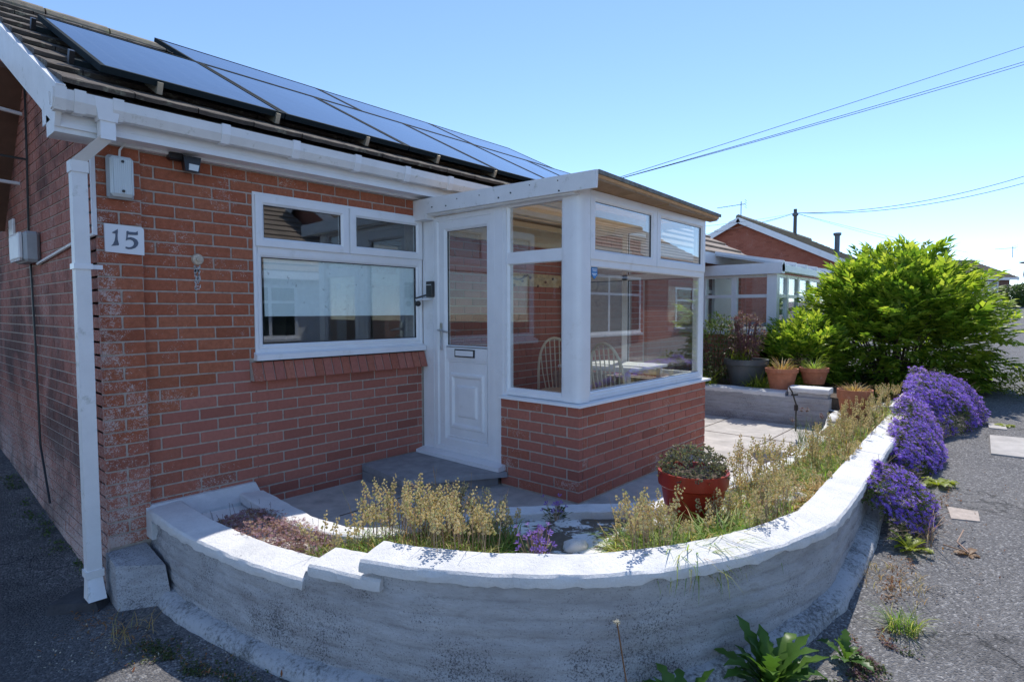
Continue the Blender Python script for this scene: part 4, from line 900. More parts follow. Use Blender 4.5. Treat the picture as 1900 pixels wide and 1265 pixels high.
# ------------------------------------------------------------------ neighbours and distance
def courses(mb_, O, U, S, Nn, L, H, gauge=.34, th=.03):
    """stepped tile courses on a slope: origin O at eave, U along eave (len L), S up slope (len H), Nn normal"""
    O, U, S, Nn = map(Vector, (O, U, S, Nn)); k = 0; v_ = 0
    while v_ < H - .02:
        v2 = min(H, v_ + gauge + .04)
        mb_.hexa([O + S * v_, O + U * L + S * v_, O + U * L + S * v2, O + S * v2, O + S * v_ + Nn * (th + .02), O + U * L + S * v_ + Nn * (th + .02), O + U * L + S * v2 + Nn * .012, O + S * v2 + Nn * .012]); v_ += gauge
def house(name, label, X0, X1, Y0, Y1, zb, ze, zr, axis_, wallm, tilem, wins=(), org=None, rot=0, pivot=(0, 0), cat='house', over=.2, brick=None):
    """ridge along axis_ ('x' or 'y'); wins: (face, u0, u1, z0, z1)"""
    Rm = Matrix.Rotation(rot, 3, 'Z'); pv = Vector((pivot[0], pivot[1], 0))
    T = lambda p: tuple(Rm @ (Vector(p) - pv) + pv) if rot else tuple(p)
    t = thing(name, label, cat, T(((X0 + X1) / 2, (Y0 + Y1) / 2, zb)))
    def B(mb_, nm, m_, par=None):
        mb_.v = [T(p) for p in mb_.v]; return mb_.build(nm, M[m_], par or t)
    sw = axis_ == 'y'
    f = (lambda a, b_, z: (b_, a, z)) if sw else (lambda a, b_, z: (a, b_, z))
    A0, A1, B0, B1 = (Y0, Y1, X0, X1) if sw else (X0, X1, Y0, Y1)     # A along the ridge, B across
    Bm = (B0 + B1) / 2; sl = (zr - ze) / (Bm - B0)
    pr_ = [(B0, zb), (B1, zb), (B1, ze), (Bm, zr - .06), (B0, ze)]
    mb_ = MB(); mb_.prism(pr_, lambda u, v, d: f(d, u, v), A0, A1); wl = B(mb_, 'wall', wallm)
    if brick:
        mb_ = MB()
        for (kind, c, u0, u1) in brick:
            if kind == 'gable': lay_joined(mb_, lambda u, z, d: f(A0 - .008 + d, u, z), u0, u1, zb + .04, 70, lambda r: 0 if r % 2 else .1125, [], lambda u, z: z < ze + (1 - abs(u - Bm) / (Bm - B0)) * (zr - ze) - .1)
        tag(B(mb_, 'brickwork', 'brick_pale'), kind='stuff')
    h_ = math.hypot(Bm - B0, zr - ze); c_, s_ = (Bm - B0) / h_, (zr - ze) / h_
    for sgn, Be in ((1, B0), (-1, B1)):
        mb_ = MB(); O = f(A0 - over, Be - sgn * over, ze - over * sl); U = f(1, 0, 0); S = f(0, sgn * c_, s_); Nn = f(0, -sgn * s_, c_)
        courses(mb_, O, U, S, Nn, A1 - A0 + 2 * over, h_ + over / c_); B(mb_, 'roof', tilem)
        mb_ = MB(); yb = Be - sgn * (over + .01); mb_.v = []; a0, a1 = sorted((yb, yb - sgn * .03))
        for (aa, ab, ba, bb, za, zb2) in ((A0 - over, A1 + over, a0, a1, ze - over * sl - .16, ze - over * sl + .01),):
            p = [f(aa, ba, za), f(ab, ba, za), f(ab, bb, za), f(aa, bb, za), f(aa, ba, zb2), f(ab, ba, zb2), f(ab, bb, zb2), f(aa, bb, zb2)]; mb_.hexa(p)
        B(mb_, 'gutter', 'upvc')
        for ae in (A0 - over - .03, A1 + over):
            mb_ = MB(); q = []
            for dd in (0, .03):
                for (v_, hh) in ((0, -.20), (h_ + over / c_, -.20), (h_ + over / c_, .02), (0, .02)):
                    q.append(Vector(O) + Vector(S) * v_ + Vector(Nn) * hh + Vector(U) * (ae - (A0 - over) + dd))
            mb_.hexa(q); B(mb_, 'barge_board', 'upvc')
    mb_ = MB(); mb_.tube([f(A0 - over, Bm, zr + .03), f(A1 + over, Bm, zr + .03)], .11, 8); B(mb_, 'ridge', 'ridge')
    for (face, u0, u1, z0, z1) in wins:
        fn = {'y0': lambda u, v, o: (u, Y0 - o, v), 'y1': lambda u, v, o: (u, Y1 + o, v), 'x0': lambda u, v, o: (X0 - o, u, v), 'x1': lambda u, v, o: (X1 + o, u, v)}[face]
        mb_ = MB(); mb_.ring(fn, u0, u1, z0, z1, [(0, -.02), (0, .03), (.07, .03), (.07, -.02)])
        um = lerp(u0, u1, .62); mb_.hexa([fn(u, v, o) for o in (.0, .028) for (u, v) in ((um - .035, z0), (um + .035, z0), (um + .035, z1), (um - .035, z1))])
        zt = lerp(z0, z1, .68); mb_.hexa([fn(u, v, o) for o in (.0, .026) for (u, v) in ((u0, zt - .03), (u1, zt - .03), (u1, zt + .03), (u0, zt + .03))])
        mb_.hexa([fn(u, v, o) for o in (.0, .09) for (u, v) in ((u0 - .05, z0 - .06), (u1 + .05, z0 - .06), (u1 + .05, z0), (u0 - .05, z0))])
        w_ = B(mb_, 'window', 'upvc'); mb_ = MB(); mb_.hexa([fn(u, v, o) for o in (.004, .012) for (u, v) in ((u0 + .05, z0 + .05), (u1 - .05, z0 + .05), (u1 - .05, z1 - .05), (u0 + .05, z1 - .05))]); B(mb_, 'pane', 'dark_pane', w_)
    return t
m, nt, N, L, b = newmat('dark_window_pane'); b.inputs['Base Color'].default_value = (.03, .04, .045, 1); b.inputs['Roughness'].default_value = .03; b.inputs['Specular IOR Level'].default_value = .9; M['dark_pane'] = m
def brickpat(name, c0, c1):   # far brick walls whose bricks cannot be told apart
    m, nt, N, L, b = newmat(name); tc = pos(nt); sep = N.new('ShaderNodeSeparateXYZ'); L.new(tc, sep.inputs[0]); cb = N.new('ShaderNodeCombineXYZ')
    L.new(mth(nt, 'ADD', sep.outputs[0], sep.outputs[1]), cb.inputs[0]); L.new(sep.outputs[2], cb.inputs[1])
    t = N.new('ShaderNodeTexBrick'); L.new(cb.outputs[0], t.inputs['Vector']); t.inputs['Scale'].default_value = 1.0; t.inputs['Brick Width'].default_value = .225; t.inputs['Row Height'].default_value = .075; t.inputs['Mortar Size'].default_value = .006
    t.inputs['Color1'].default_value = (*c0, 1); t.inputs['Color2'].default_value = (*c1, 1); t.inputs['Mortar'].default_value = (.36, .29, .25, 1)
    L.new(t.outputs['Color'], b.inputs['Base Color']); b.inputs['Roughness'].default_value = .9; return m
M['brick_far'] = brickpat('far_brick', (.44, .15, .095), (.36, .12, .08))
M['brick_dark'] = brickpat('far_dark_brick', (.16, .075, .06), (.12, .06, .05))
M['white_render'] = simple('white_render', (.74, .74, .72), .8, var=.05, vscale=3)
house('neighbour_bungalow', 'attached neighbour bungalow with pale tiled roof behind the conservatory', 6.45, 9.95, .0, 5.0, -.1, 2.36, 3.75, 'x', 'brick_far', 'tile_pale', [('y0', 8.35, 9.4, .95, 2.0)], over=.2)
house('gabled_house', 'red brick house whose white edged gable rises behind the bush', 24, 34, .85, 9.55, .5, 3.05, 5.22, 'x', 'brick_far', 'ridge', brick=[('gable', 0, .85, 9.55)], over=.3)
house('distant_bungalow', 'distant dark brick bungalow at the far end of the road', 42.0, 53.0, -2.9, 4.5, 1.3, 3.75, 5.05, 'x', 'brick_dark', 'tile', [('y0', 46.2, 48.2, 2.0, 3.5), ('y0', 50.4, 52.2, 2.05, 3.4)], rot=R(-49), pivot=(53, -2.9), over=.35)
house('opposite_white_bungalow', 'white rendered bungalow with brown tiles across the lane, seen in window reflections', 0.5, 7.2, -15.5, -8.6, -.3, 2.35, 4.3, 'x', 'white_render', 'tile_pale', [('y1', 1.5, 3.1, .75, 1.95), ('y1', 4.2, 5.9, .75, 1.95)])
house('opposite_brick_bungalow', 'red brick bungalow across the lane, seen in the porch glass', 7.6, 20, -14.6, -7.6, -.1, 2.75, 4.6, 'x', 'brick_far', 'tile_pale', [('y1', 9.6, 14.0, .75, 2.3), ('y1', 16.2, 18.2, .85, 2.1)])
house('side_bungalow', 'bungalow with white gable edges beyond the left side passage', -18, -9.2, -2.2, 5.2, -.35, 2.3, 4.2, 'x', 'white_render', 'tile_pale', [('x1', -.6, 1.2, .7, 1.9)])
m = MB(); m.box(-2, 22, -7.9, -6.6, -.28, -.15)

# neighbour's retaining wall, bed and conservatory
nwp = [Vector((6.44, -.02 - i * .04, 0)) for i in range(58)]
t = thing('neighbour_bed_wall', 'grey rendered retaining wall with white coping holding the pots', 'garden wall', (6.44, -1.1, 0))
autosmooth(wall_body(nwp, lambda i: .33, lambda p: -.06, out=0, inn=-.15, relief=.004).build('wall_face', M['render'], t), 60)
coping(t, nwp, .37, 0, 45); coping(t, nwp, .44, 46, 57)
mb = MB(); mb.box(6.46, 6.60, -2.28, -1.86, .30, .40); mb.build('raised_end', M['render'], t)
mb = MB(); mb.box(6.58, 9.9, -2.45, -.02, -.05, .34); tag(mb.build('neighbour_bed', M['soil']), kind='structure')
CV = thing('conservatory', 'white framed conservatory of the neighbour behind the pots', 'conservatory', (8.3, -1.1, .2))
cx, cy, cxr = 8.25, -1.12, 11.4
mb = MB(); mb.box(cx, cxr, cy, cy + .2, .1, .98); mb.box(cx, cx + .2, cy, 0, .1, .98); mb.build('dwarf_wall', M['brick_far'], CV)
mb = MB(); mb.box(cx - .04, cxr, cy - .04, cy + .1, .98, 1.02); mb.box(cx - .04, cx + .1, cy, 0, .981, 1.021); mb.build('sill', M['upvc'], CV)
mb = MB()
for x in (cx, cx + .58, cx + 1.16, cx + 1.8, cx + 2.5, cxr): mb.box(x - .04, x + .04, cy - .02, cy + .06, 1.02, 1.90)
mb.box(cx - .07, cx + .07, cy - .05, cy + .09, 1.0, 1.95)
for z in (1.02, 1.55, 1.86): mb.box(cx, cxr, cy - .015, cy + .055, z, z + .05)
for y in (-.02, -.52): mb.box(cx - .02, cx + .06, y - .04, y + .04, 1.02, 1.90)
for z in (1.02, 1.55, 1.86): mb.box(cx - .015, cx + .055, cy, 0, z, z + .05)
mb.build('frame', M['upvc'], CV)
mb = MB(); mb.box(cx, cxr, cy + .01, cy + .018, 1.04, 1.88); mb.box(cx + .01, cx + .018, cy, 0, 1.04, 1.88); mb.build('pane', M['glass_far'], CV)
mb = MB(); mb.box(cx - .12, cxr, cy - .14, cy - .02, 1.93, 2.03); mb.box(cx - .13, cx + .0, cy - .14, .0, 1.90, 2.06); mb.build('gutter', M['upvc'], CV)
mb = MB(); mb.hexa([(cx - .1, cy - .1, 2.02), (cxr, cy - .1, 2.02), (cxr, -.23, 2.22), (cx - .1, -.23, 2.22), (cx - .1, cy - .1, 2.05), (cxr, cy - .1, 2.05), (cxr, -.23, 2.25), (cx - .1, -.23, 2.25)]); rf_ = mb.build('roof', M['poly'], CV)
for i in range(6): mb = MB(); x = cx - .05 + i * .6; mb.hexa([(x - .025, cy - .14, 2.03), (x + .025, cy - .14, 2.03), (x + .025, -.23, 2.24), (x - .025, -.23, 2.24), (x - .025, cy - .14, 2.09), (x + .025, cy - .14, 2.09), (x + .025, -.23, 2.29), (x - .025, -.23, 2.29)]); mb.build('roof_bar', M['upvc'], rf_)
mb = MB(); mb.box(8.6, 9.4, -.06, .0, .3, 1.9); mb.build('inner_door', M['upvc'], CV)
mb = MB()
for i in range(14): mb.box(cx + .25 + i * .05, cx + .29 + i * .05, cy + .12 + .02 * (i % 2), cy + .15 + .02 * (i % 2), 1.03, 1.86)
mb.build('curtain', M['fabric'], CV)

# pole, wires, aerials, flue, hedge
t = thing('telegraph_pole', 'dark telegraph pole rising behind the far brick gable', 'utility pole', (31.37, 5.15, 1.2))
mb = MB(); mb.tube([(31.37, 5.15, 1.0), (31.37, 5.15, 6.55)], .11, 8, r1=.085); mb.build('pole', M['wood_pole'], t)
mb = MB(); mb.lathe([(.11, 0), (.15, .03), (.15, .12), (.11, .16)], (31.37, 5.15, 6.2), 8); mb.build('terminal_ring', M['steel'], t)
def wire(a, b_, sag, r_, label, grp):
    a, b_ = Vector(a), Vector(b_); mb_ = MB(); mb_.tube([a.lerp(b_, k / 24) - Vector((0, 0, sag * 4 * (k / 24) * (1 - k / 24))) for k in range(25)], r_, 4)
    tag(mb_.build('overhead_wire', M['cable'], org=a), label, 'wire', grp)
wire((6.94, 0.84, 3.38), (15.56, -5.63, 7.12), .02, .0055, 'upper single overhead wire running off above the porch roof', 'overhead wires')
wire((6.96, 0.82, 3.37), (15.54, -5.64, 6.77), .04, .006, 'lower overhead wire of the pair above the porch roof', 'overhead wires')
wire((7.07, 0.84, 3.40), (15.84, -5.67, 6.81), .05, .006, 'lowest overhead wire above the porch roof, close under its twin', 'overhead wires')
pt = Vector((31.37, 5.15, 6.35))
wire(pt, (34.87, -7.73, 8.85), .9, .016, 'upper wire from the telegraph pole towards the right', 'wires from the telegraph pole')
wire(pt, (34.86, -7.75, 8.41), .9, .016, 'lower wire from the telegraph pole towards the right', 'wires from the telegraph pole')
wire(pt, (33, -2.5, 3.5), .1, .008, 'thin service wire dropping steeply from the pole behind the bush', 'wires from the telegraph pole')
wire(pt, (46, -1, 5), .1, .008, 'thin service wire from the pole to the distant bungalow', 'wires from the telegraph pole')
for k, (x, y, z) in enumerate(((27, 10, 4.6), (26.5, 9.0, 4.9), (14.0, 4.6, 3.6), (14.5, 4.4, 3.3))):
    wire(pt, (x, y, z), .1, .008, ['thin wire from the pole to the back of the gabled house', 'second thin wire from the pole over the gabled roof', 'thin wire from the pole towards the porch roof, the higher one', 'thin wire from the pole towards the porch roof, the lower one'][k], 'wires from the telegraph pole')
def aerial(p, s, label, yaw=0.0):
    t = thing('tv_aerial', label, 'aerial', p, None); x, y, z = p; c_, s2 = math.cos(yaw), math.sin(yaw)
    q = lambda a, b_, h: (x + (a * c_ - b_ * s2) * s, y + (a * s2 + b_ * c_) * s, z + h * s)
    mb = MB(); mb.tube([q(0, 0, 0), q(0, 0, 1.0)], .025 * s, 6); mb.build('mast', M['steel'], t)
    mb = MB(); mb.tube([q(-.25, 0, .85), q(1.35, 0, .75)], .016 * s, 5)
    for k in range(9): a = -.1 + k * .15; mb.tube([q(a, -.17, .83 - k * .009), q(a, .17, .83 - k * .009)], .008 * s, 4)
    for h in (.65, .78, .92, 1.05): mb.tube([q(-.25, -.3, h), q(-.25, .3, h)], .010 * s, 4)
    mb.build('antenna', M['steel'], t)
aerial((24.0, 5.2, 5.2), .72, 'tv aerial on the peak of the far brick gable', R(100))
aerial((52.6, -3.0, 5.0), .8, 'tv aerial on the distant bungalow roof', R(120))
t = thing('satellite_dish', 'grey satellite dish beside the distant bungalow roof', 'satellite dish', (52.4, -3.6, 3.9))
mb = MB(); mb.lathe([(.0, -.08), (.25, -.05), (.45, .04), (.44, .05), (.25, -.03), (.0, -.06)], (52.3, -3.75, 4.6), 16); mb.build('dish', M['steel'], t)
mb = MB(); mb.tube([(52.4, -3.6, 3.6), (52.35, -3.7, 4.55)], .03, 6); mb.build('bracket', M['steel'], t)
t = thing('flue_pipe', 'dark metal flue standing above the roof behind the bush', 'flue', (26.0, 2.0, 3.2))
mb = MB(); mb.tube([(26, 2, 3.0), (26, 2, 4.45)], .10, 10); mb.build('pipe', M['steel'], t)
mb = MB(); mb.lathe([(.0, .1), (.15, .08), (.15, .0), (.11, -.04)], (26, 2, 4.45), 10); mb.build('cowl', M['steel'], t)
# ------------------------------------------------------------------ plants
M['grass_blade'] = leafmat('strap_leaf', [(.09, .20, .03), (.16, .30, .045), (.30, .40, .08), (.50, .44, .18), (.20, .33, .05), (.11, .24, .04)], .5)
M['dry_blade'] = leafmat('dry_leaf', [(.52, .34, .14), (.42, .24, .08), (.56, .42, .20), (.26, .27, .09)], .4)
M['stalk'] = leafmat('seed_stalk', [(.34, .27, .16), (.42, .32, .21), (.40, .22, .16), (.26, .27, .12)], .2)
M['capsule'] = leafmat('seed_capsule', [(.64, .54, .38), (.56, .50, .34), (.72, .62, .48), (.46, .47, .28), (.58, .43, .33)], .5)
M['bush_leaf'] = leafmat('bush_leaf', [(.06, .13, .018), (.13, .23, .025), (.22, .33, .035), (.36, .46, .05), (.44, .50, .08), (.17, .27, .035)], .52, .4)
M['shrub_leaf'] = leafmat('shrub_leaf', [(.045, .09, .025), (.08, .13, .04), (.14, .18, .07)], .3)
M['bark'] = simple('bark', (.13, .09, .065), .95, var=.3, vscale=20)
M['purple'] = leafmat('purple_petal', [(.22, .10, .76), (.32, .18, .88), (.48, .33, .94), (.16, .07, .66)], .45, .6)
M['campanula'] = leafmat('violet_petal', [(.22, .12, .52), (.28, .18, .60)], .4, .6)
M['mat_leaf'] = leafmat('cushion_leaf', [(.04, .07, .02), (.07, .10, .03), (.11, .12, .05)], .25)
M['sedum'] = leafmat('pink_sedum', [(.30, .16, .20), (.36, .22, .30), (.26, .12, .10), (.44, .30, .38), (.33, .24, .12), (.20, .10, .08), (.42, .27, .22)], .3)
M['dock'] = leafmat('weed_leaf', [(.05, .12, .02), (.075, .16, .028), (.11, .20, .04)], .35, .4, True)
M['yellow_leaf'] = leafmat('yellow_green_leaf', [(.16, .24, .02), (.28, .32, .03), (.09, .17, .03)], .4, .45)
M['dead'] = leafmat('dead_leaf', [(.28, .10, .04), (.22, .13, .07), (.34, .18, .08)], .3)
M['pot_plant'] = leafmat('pot_plant_leaf', [(.20, .25, .11), (.11, .08, .10), (.30, .34, .16), (.15, .10, .14), (.36, .35, .20), (.08, .07, .08)], .3)
M['heather'] = leafmat('purple_stem_leaf', [(.14, .06, .09), (.20, .10, .14), (.16, .14, .06), (.27, .16, .20)], .3)
M['grit'] = leafmat('grit', [(.10, .10, .10), (.24, .23, .22), (.36, .34, .32), (.16, .14, .12)], 0.0, .9)
M['fluff'] = leafmat('seed_fluff', [(.6, .55, .48), (.7, .66, .6)], .4)
M['yellow_flower'] = simple('yellow_petal', (.65, .42, .03), .6)
rv = random.uniform
def blade(mb_, base, d, L, w, droop, n=4, twist=0.0):
    """arching strap leaf: base, horizontal direction d, length, width"""
    b_ = Vector(base); s_ = Vector((-d[1], d[0], 0)); vs = []
    el = rv(.9, 1.45); p = b_.copy(); step = L / n
    for i in range(n + 1):
        ww = w * (1 - (i / n) ** 2 * .92) / 2; vs += [p - s_ * ww, p + s_ * ww]
        e = el - droop * (i + .5) / n; p = p + Vector((d[0] * math.cos(e), d[1] * math.cos(e), math.sin(e))) * step
    mb_.add(vs, [(2 * i, 2 * i + 1, 2 * i + 3, 2 * i + 2) for i in range(n)])
def octa(mb_, c, r, h):
    x, y, z = c; a = rv(0, 1.5); ca, sa = math.cos(a) * r, math.sin(a) * r
    mb_.add([(x + ca, y + sa, z), (x - sa, y + ca, z), (x - ca, y - sa, z), (x + sa, y - ca, z), (x, y, z + h), (x, y, z - h)],
            [(0, 1, 4), (1, 2, 4), (2, 3, 4), (3, 0, 4), (1, 0, 5), (2, 1, 5), (3, 2, 5), (0, 3, 5)])
def seed_stem(ms, mc, base, h, lean, r=.0017):
    a = rv(0, 6.28); dx, dy = math.cos(a) * lean * h, math.sin(a) * lean * h
    P = [Vector(base) + Vector((dx * t * t, dy * t * t, h * t)) for t in (0, .35, .7, 1)]
    ms.tube(P, [r * 1.2, r, r * .9, r * .5], 3, False)
    n = random.randint(15, 22); t0 = rv(.62, .74)
    for k in range(n):
        t = t0 + (1 - t0) * k / n; c = Vector(base) + Vector((dx * t * t, dy * t * t, h * t)); sp = .012 * (1 - .55 * (k / n)) + .002
        th = k * 2.4 + rv(-.4, .4); q = c + Vector((math.cos(th) * sp, math.sin(th) * sp, rv(-.004, .006))); s_ = rv(.0052, .0088) * (1.1 - .4 * k / n)
        octa(mc, q, s_, s_ * 1.05)
def clump(label, c, rx, ry, nstem, nleaf, h=(.2, .3), leaf=(.14, .26), dry=.15, name='seeding_clump', group='seeding clumps in the raised bed', cat='plant', zf=None, lean=.22):
    z = zf if zf is not None else bedz(*c) ; t = thing(name, label, cat, (c[0], c[1], z), group)
    ms, mc, ml, md = MB(), MB(), MB(), MB()
    for i in range(int(nstem * .62)):
        a, r_ = rv(0, 6.28), rv(0, 1) ** .6; x, y = c[0] + math.cos(a) * rx * r_, c[1] + math.sin(a) * ry * r_
        if not inpoly(x, y, bedpoly): continue
        seed_stem(ms, mc, (x, y, bedz(x, y)), rv(*h) * rv(.72, 1.06), rv(.02, lean * 1.4))
    for i in range(int(nleaf * 1.25)):
        a, r_ = rv(0, 6.28), rv(0, 1) ** .5; x, y = c[0] + math.cos(a) * rx * 1.1 * r_, c[1] + math.sin(a) * ry * 1.1 * r_; th = rv(0, 6.28)
        if not inpoly(x, y, bedpoly): continue
        blade(md if random.random() < dry else ml, (x, y, bedz(x, y) - .01), (math.cos(th), math.sin(th)), rv(*leaf) * .9, rv(.004, .0085), rv(1.1, 2.9))
    for i in range(int(nstem * .25)):
        a, r_ = rv(0, 6.28), rv(0, 1) ** .6; x, y = c[0] + math.cos(a) * rx * r_, c[1] + math.sin(a) * ry * r_
        if inpoly(x, y, bedpoly): b_ = Vector((x, y, bedz(x, y))); e = Vector((rv(-.1, .1), rv(-.1, .1), rv(.5, .95) * h[1])); ms.tube([b_, b_ + e * .5 + Vector((rv(-.015, .015), rv(-.015, .015), 0)), b_ + e], [.0017, .0014, .0008], 3, False)
    if ms.v: ms.build('seed_stems', M['stalk'], t); mc.build('seed_capsules', M['capsule'], t)
    ml.build('strap_leaves', M['grass_blade'], t)
    if md.v: md.build('dry_leaves', M['dry_blade'], t)
    for o in t.children: o['kind'] = 'stuff'
    return t
clump('broad clump of tan seed spikes behind the stepped white coping', (.98, -1.62), .32, .27, 150, 1300, h=(.26, .42), leaf=(.14, .26))
clump('clump of tan seed spikes between the stepped coping and the violet bellflowers', (1.16, -1.90), .20, .18, 60, 650, h=(.20, .33))
clump('thin leaning seed stalks beside the pink stonecrop mat', (.62, -1.42), .12, .16, 18, 420, h=(.18, .28), leaf=(.10, .20), lean=.4)
clump('line of seed spikes close against the stepped coping, throwing streaked shadows', (.80, -1.98), .17, .24, 60, 420, h=(.28, .40), leaf=(.10, .2))
clump('grassy seeding clump along the inside of the coping by the violet bellflowers', (.86, -2.18), .12, .12, 20, 320, h=(.24, .34), leaf=(.10, .18))
clump('short seed spikes along the coping in front of the bare white patch', (1.38, -2.74), .16, .10, 46, 380, h=(.26, .36), leaf=(.12, .22))
clump('loose seed spikes along the coping bend below the white rounded rock', (2.08, -3.04), .26, .07, 60, 420, h=(.25, .36), leaf=(.12, .22))
clump('small clump of seed spikes just left of the red pot', (1.72, -2.52), .17, .14, 38, 380, h=(.18, .28))
clump('clump of seed spikes standing in front of the red pot', (2.02, -2.82), .14, .12, 26, 620, h=(.20, .31), leaf=(.16, .30))
clump('clump of long grassy leaves spilling over the curved coping', (1.60, -2.86), .26, .13, 12, 750, h=(.16, .26), leaf=(.18, .36), dry=.08)
clump('sparse dry stalks standing over the white rocks right of the red pot', (2.62, -2.82), .28, .18, 44, 560, h=(.20, .33), leaf=(.10, .22), dry=.35)
clump('tall thin seed spikes behind the red pot near the patio edge', (3.1, -2.62), .30, .18, 70, 300, h=(.26, .40), leaf=(.10, .22), dry=.3)
clump('orange dry grassy tuft beside the white coping right of the rocks', (2.95, -3.02), .22, .10, 8, 620, h=(.15, .22), leaf=(.08, .18), dry=.85)
clump('green and tan clump in the middle of the straight bed', (3.65, -2.85), .42, .22, 60, 1300, h=(.20, .34), leaf=(.12, .24), dry=.3)
clump('tan seeding clump at the far part of the straight bed', (4.5, -2.85), .44, .22, 70, 1200, h=(.22, .36), leaf=(.12, .24), dry=.4)
clump('seeding clump around the far terracotta pot', (5.35, -2.82), .42, .20, 70, 900, h=(.22, .36), leaf=(.12, .24), dry=.4)
clump('dense leafy tuft against the far wall end under the purple flowers', (6.1, -2.95), .45, .18, 40, 500, h=(.25, .38), leaf=(.14, .28), dry=.3)
clump('low grassy tuft against the inside of the straight white coping', (3.75, -3.10), .35, .06, 10, 420, h=(.15, .24), leaf=(.08, .17), dry=.3)

def flower(mb_, c, nrm, r, n=5, cup=.3):
    nrm = Vector(nrm).normalized(); a = nrm.orthogonal().normalized(); b_ = nrm.cross(a); c = Vector(c); rot = rv(0, 6.28)
    vs = [c]; fs = []
    for k in range(n):
        th = rot + 2 * math.pi * k / n
        for dt, rr in ((-.38, .72), (0, 1), (.38, .72)):
            vs.append(c + (a * math.cos(th + dt) + b_ * math.sin(th + dt)) * r * rr + nrm * r * cup * rr)
        i = 1 + 3 * k; fs.append((0, i, i + 1, i + 2))
    mb_.add(vs, fs)
def leaflet(mb_, base, d, nrm, L, w):
    d = Vector(d).normalized(); nrm = Vector(nrm); s_ = d.cross(nrm); s_ = s_.normalized() if s_.length > 1e-4 else d.orthogonal().normalized(); n2 = s_.cross(d); b_ = Vector(base)
    vs = [b_, b_ + d * L * .45 + s_ * w / 2 + n2 * w * .15, b_ + d * L * .55 - n2 * w * .05, b_ + d * L * .45 - s_ * w / 2 + n2 * w * .15, b_ + d * L - n2 * L * .12]
    mb_.add(vs, [(0, 1, 2), (0, 2, 3), (1, 4, 2), (2, 4, 3)])
def wall_y(x):
    b_ = min((q for q in outer if q.x > 2.2), key=lambda q: abs(q.x - x)); return b_.y
def cushion(label, x0, x1, zt, wid, nfl, r, over=.12, group='purple flower drifts along the wall'):
    """flowers draped over the coping: x along the wall, t down the drape"""
    xm = (x0 + x1) / 2; t_ = thing('purple_flower_drift', label, 'flowers', (xm, wall_y(xm) - .1, gz(xm, -3.6)), group); mf, ml, ms = MB(), MB(), MB()
    def P(x, t, k):
        u = (x - x0) / (x1 - x0); e = max(0, 1 - abs(2 * u - 1) ** 2.6) ** .6
        n1 = .5 + .5 * noise.noise(Vector((x * 2.3, x0, 1))); n2 = noise.noise(Vector((x * 6, t * 2.5, x0))); n3 = noise.noise(Vector((x * 15, t * 7, x0)))
        w = wid(x) * e * (.65 + .6 * n1); g_ = gz(x, -3.6) + .015; top = zt(x)
        if t < 0: y = wall_y(x) - .02 - t * over * 3 * e; z = top + .05 * e + .05 * n2 * e
        else:
            a = t * math.pi / 2; y = wall_y(x) - .02 - w * math.sin(a) ** .75; z = g_ + (top + .04 * e - g_) * (1 - (1 - math.cos(a)) ** .9 * min(1, .35 + e * .9))
        d = Vector((.5 * (u - .5), -.75 if t > 0 else .1, .65)).normalized(); return Vector((x, y, z)) + d * (.05 * n2 + .022 * n3 + k), d
    for i in range(nfl):
        x = lerp(x0, x1, rv(0, 1)); t = rv(-.28, 1); p, d = P(x, t, rv(-.012, .02)); p += Vector((rv(-.02, .02), rv(-.02, .02), rv(-.01, .01)))
        if p.z < gz(p.x, p.y) + .008: continue
        cov = noise.noise(Vector((p.x * 5, p.y * 5, p.z * 5)))
        if cov > -.34 - .5 * rv(0, .5): flower(mf, p, d + Vector((rv(-.7, .7), rv(-.7, .7), rv(-.3, .7))), r * rv(.75, 1.2), 5, rv(.1, .5))
        for q in range(3): pp, dd = P(x + rv(-.03, .03), t + rv(-.05, .05), rv(-.05, .006 if cov > -.3 else .02)); leaflet(ml, pp, Vector((rv(-1, 1), rv(-1, .6), rv(-.6, 1))), dd, rv(.014, .032), rv(.008, .014))
        if i % 60 == 0: ms.tube([p - d * .03, p + Vector((rv(-.06, .06), rv(-.10, .02), rv(-.02, .08)))], .0016, 3, False)
    for m_, nm, mt in ((mf, 'blossoms', 'purple'), (ml, 'foliage', 'cushion_leaf'), (ms, 'stalks', 'stalk')): m_.build(nm, M[mt], t_)['kind'] = 'stuff'
M['cushion_leaf'] = leafmat('cushion_leaf', [(.06, .11, .025), (.10, .16, .04), (.17, .21, .07), (.24, .20, .10)], .3)
cushion('nearest mound of purple flowers hanging down the outside of the wall', 3.10, 3.78, lambda x: .26, lambda x: .30, 2400, .0125, over=.0)
cushion('middle drift of purple flowers tumbling over the wall top to the tarmac', 4.35, 6.0, lambda x: lerp(.18, .44, max(0, min(1, (x - 4.2) / 1.2))), lambda x: .27, 4000, .0135)
cushion('farthest spreading mound of purple flowers at the end of the wall', 5.75, 7.9, lambda x: lerp(.46, .60, min(1, (x - 5.75) / .8)) - .25 * max(0, x - 7.1), lambda x: lerp(.28, .58, min(1, (x - 5.75) / 1.0)), 5600, .016, over=.16)
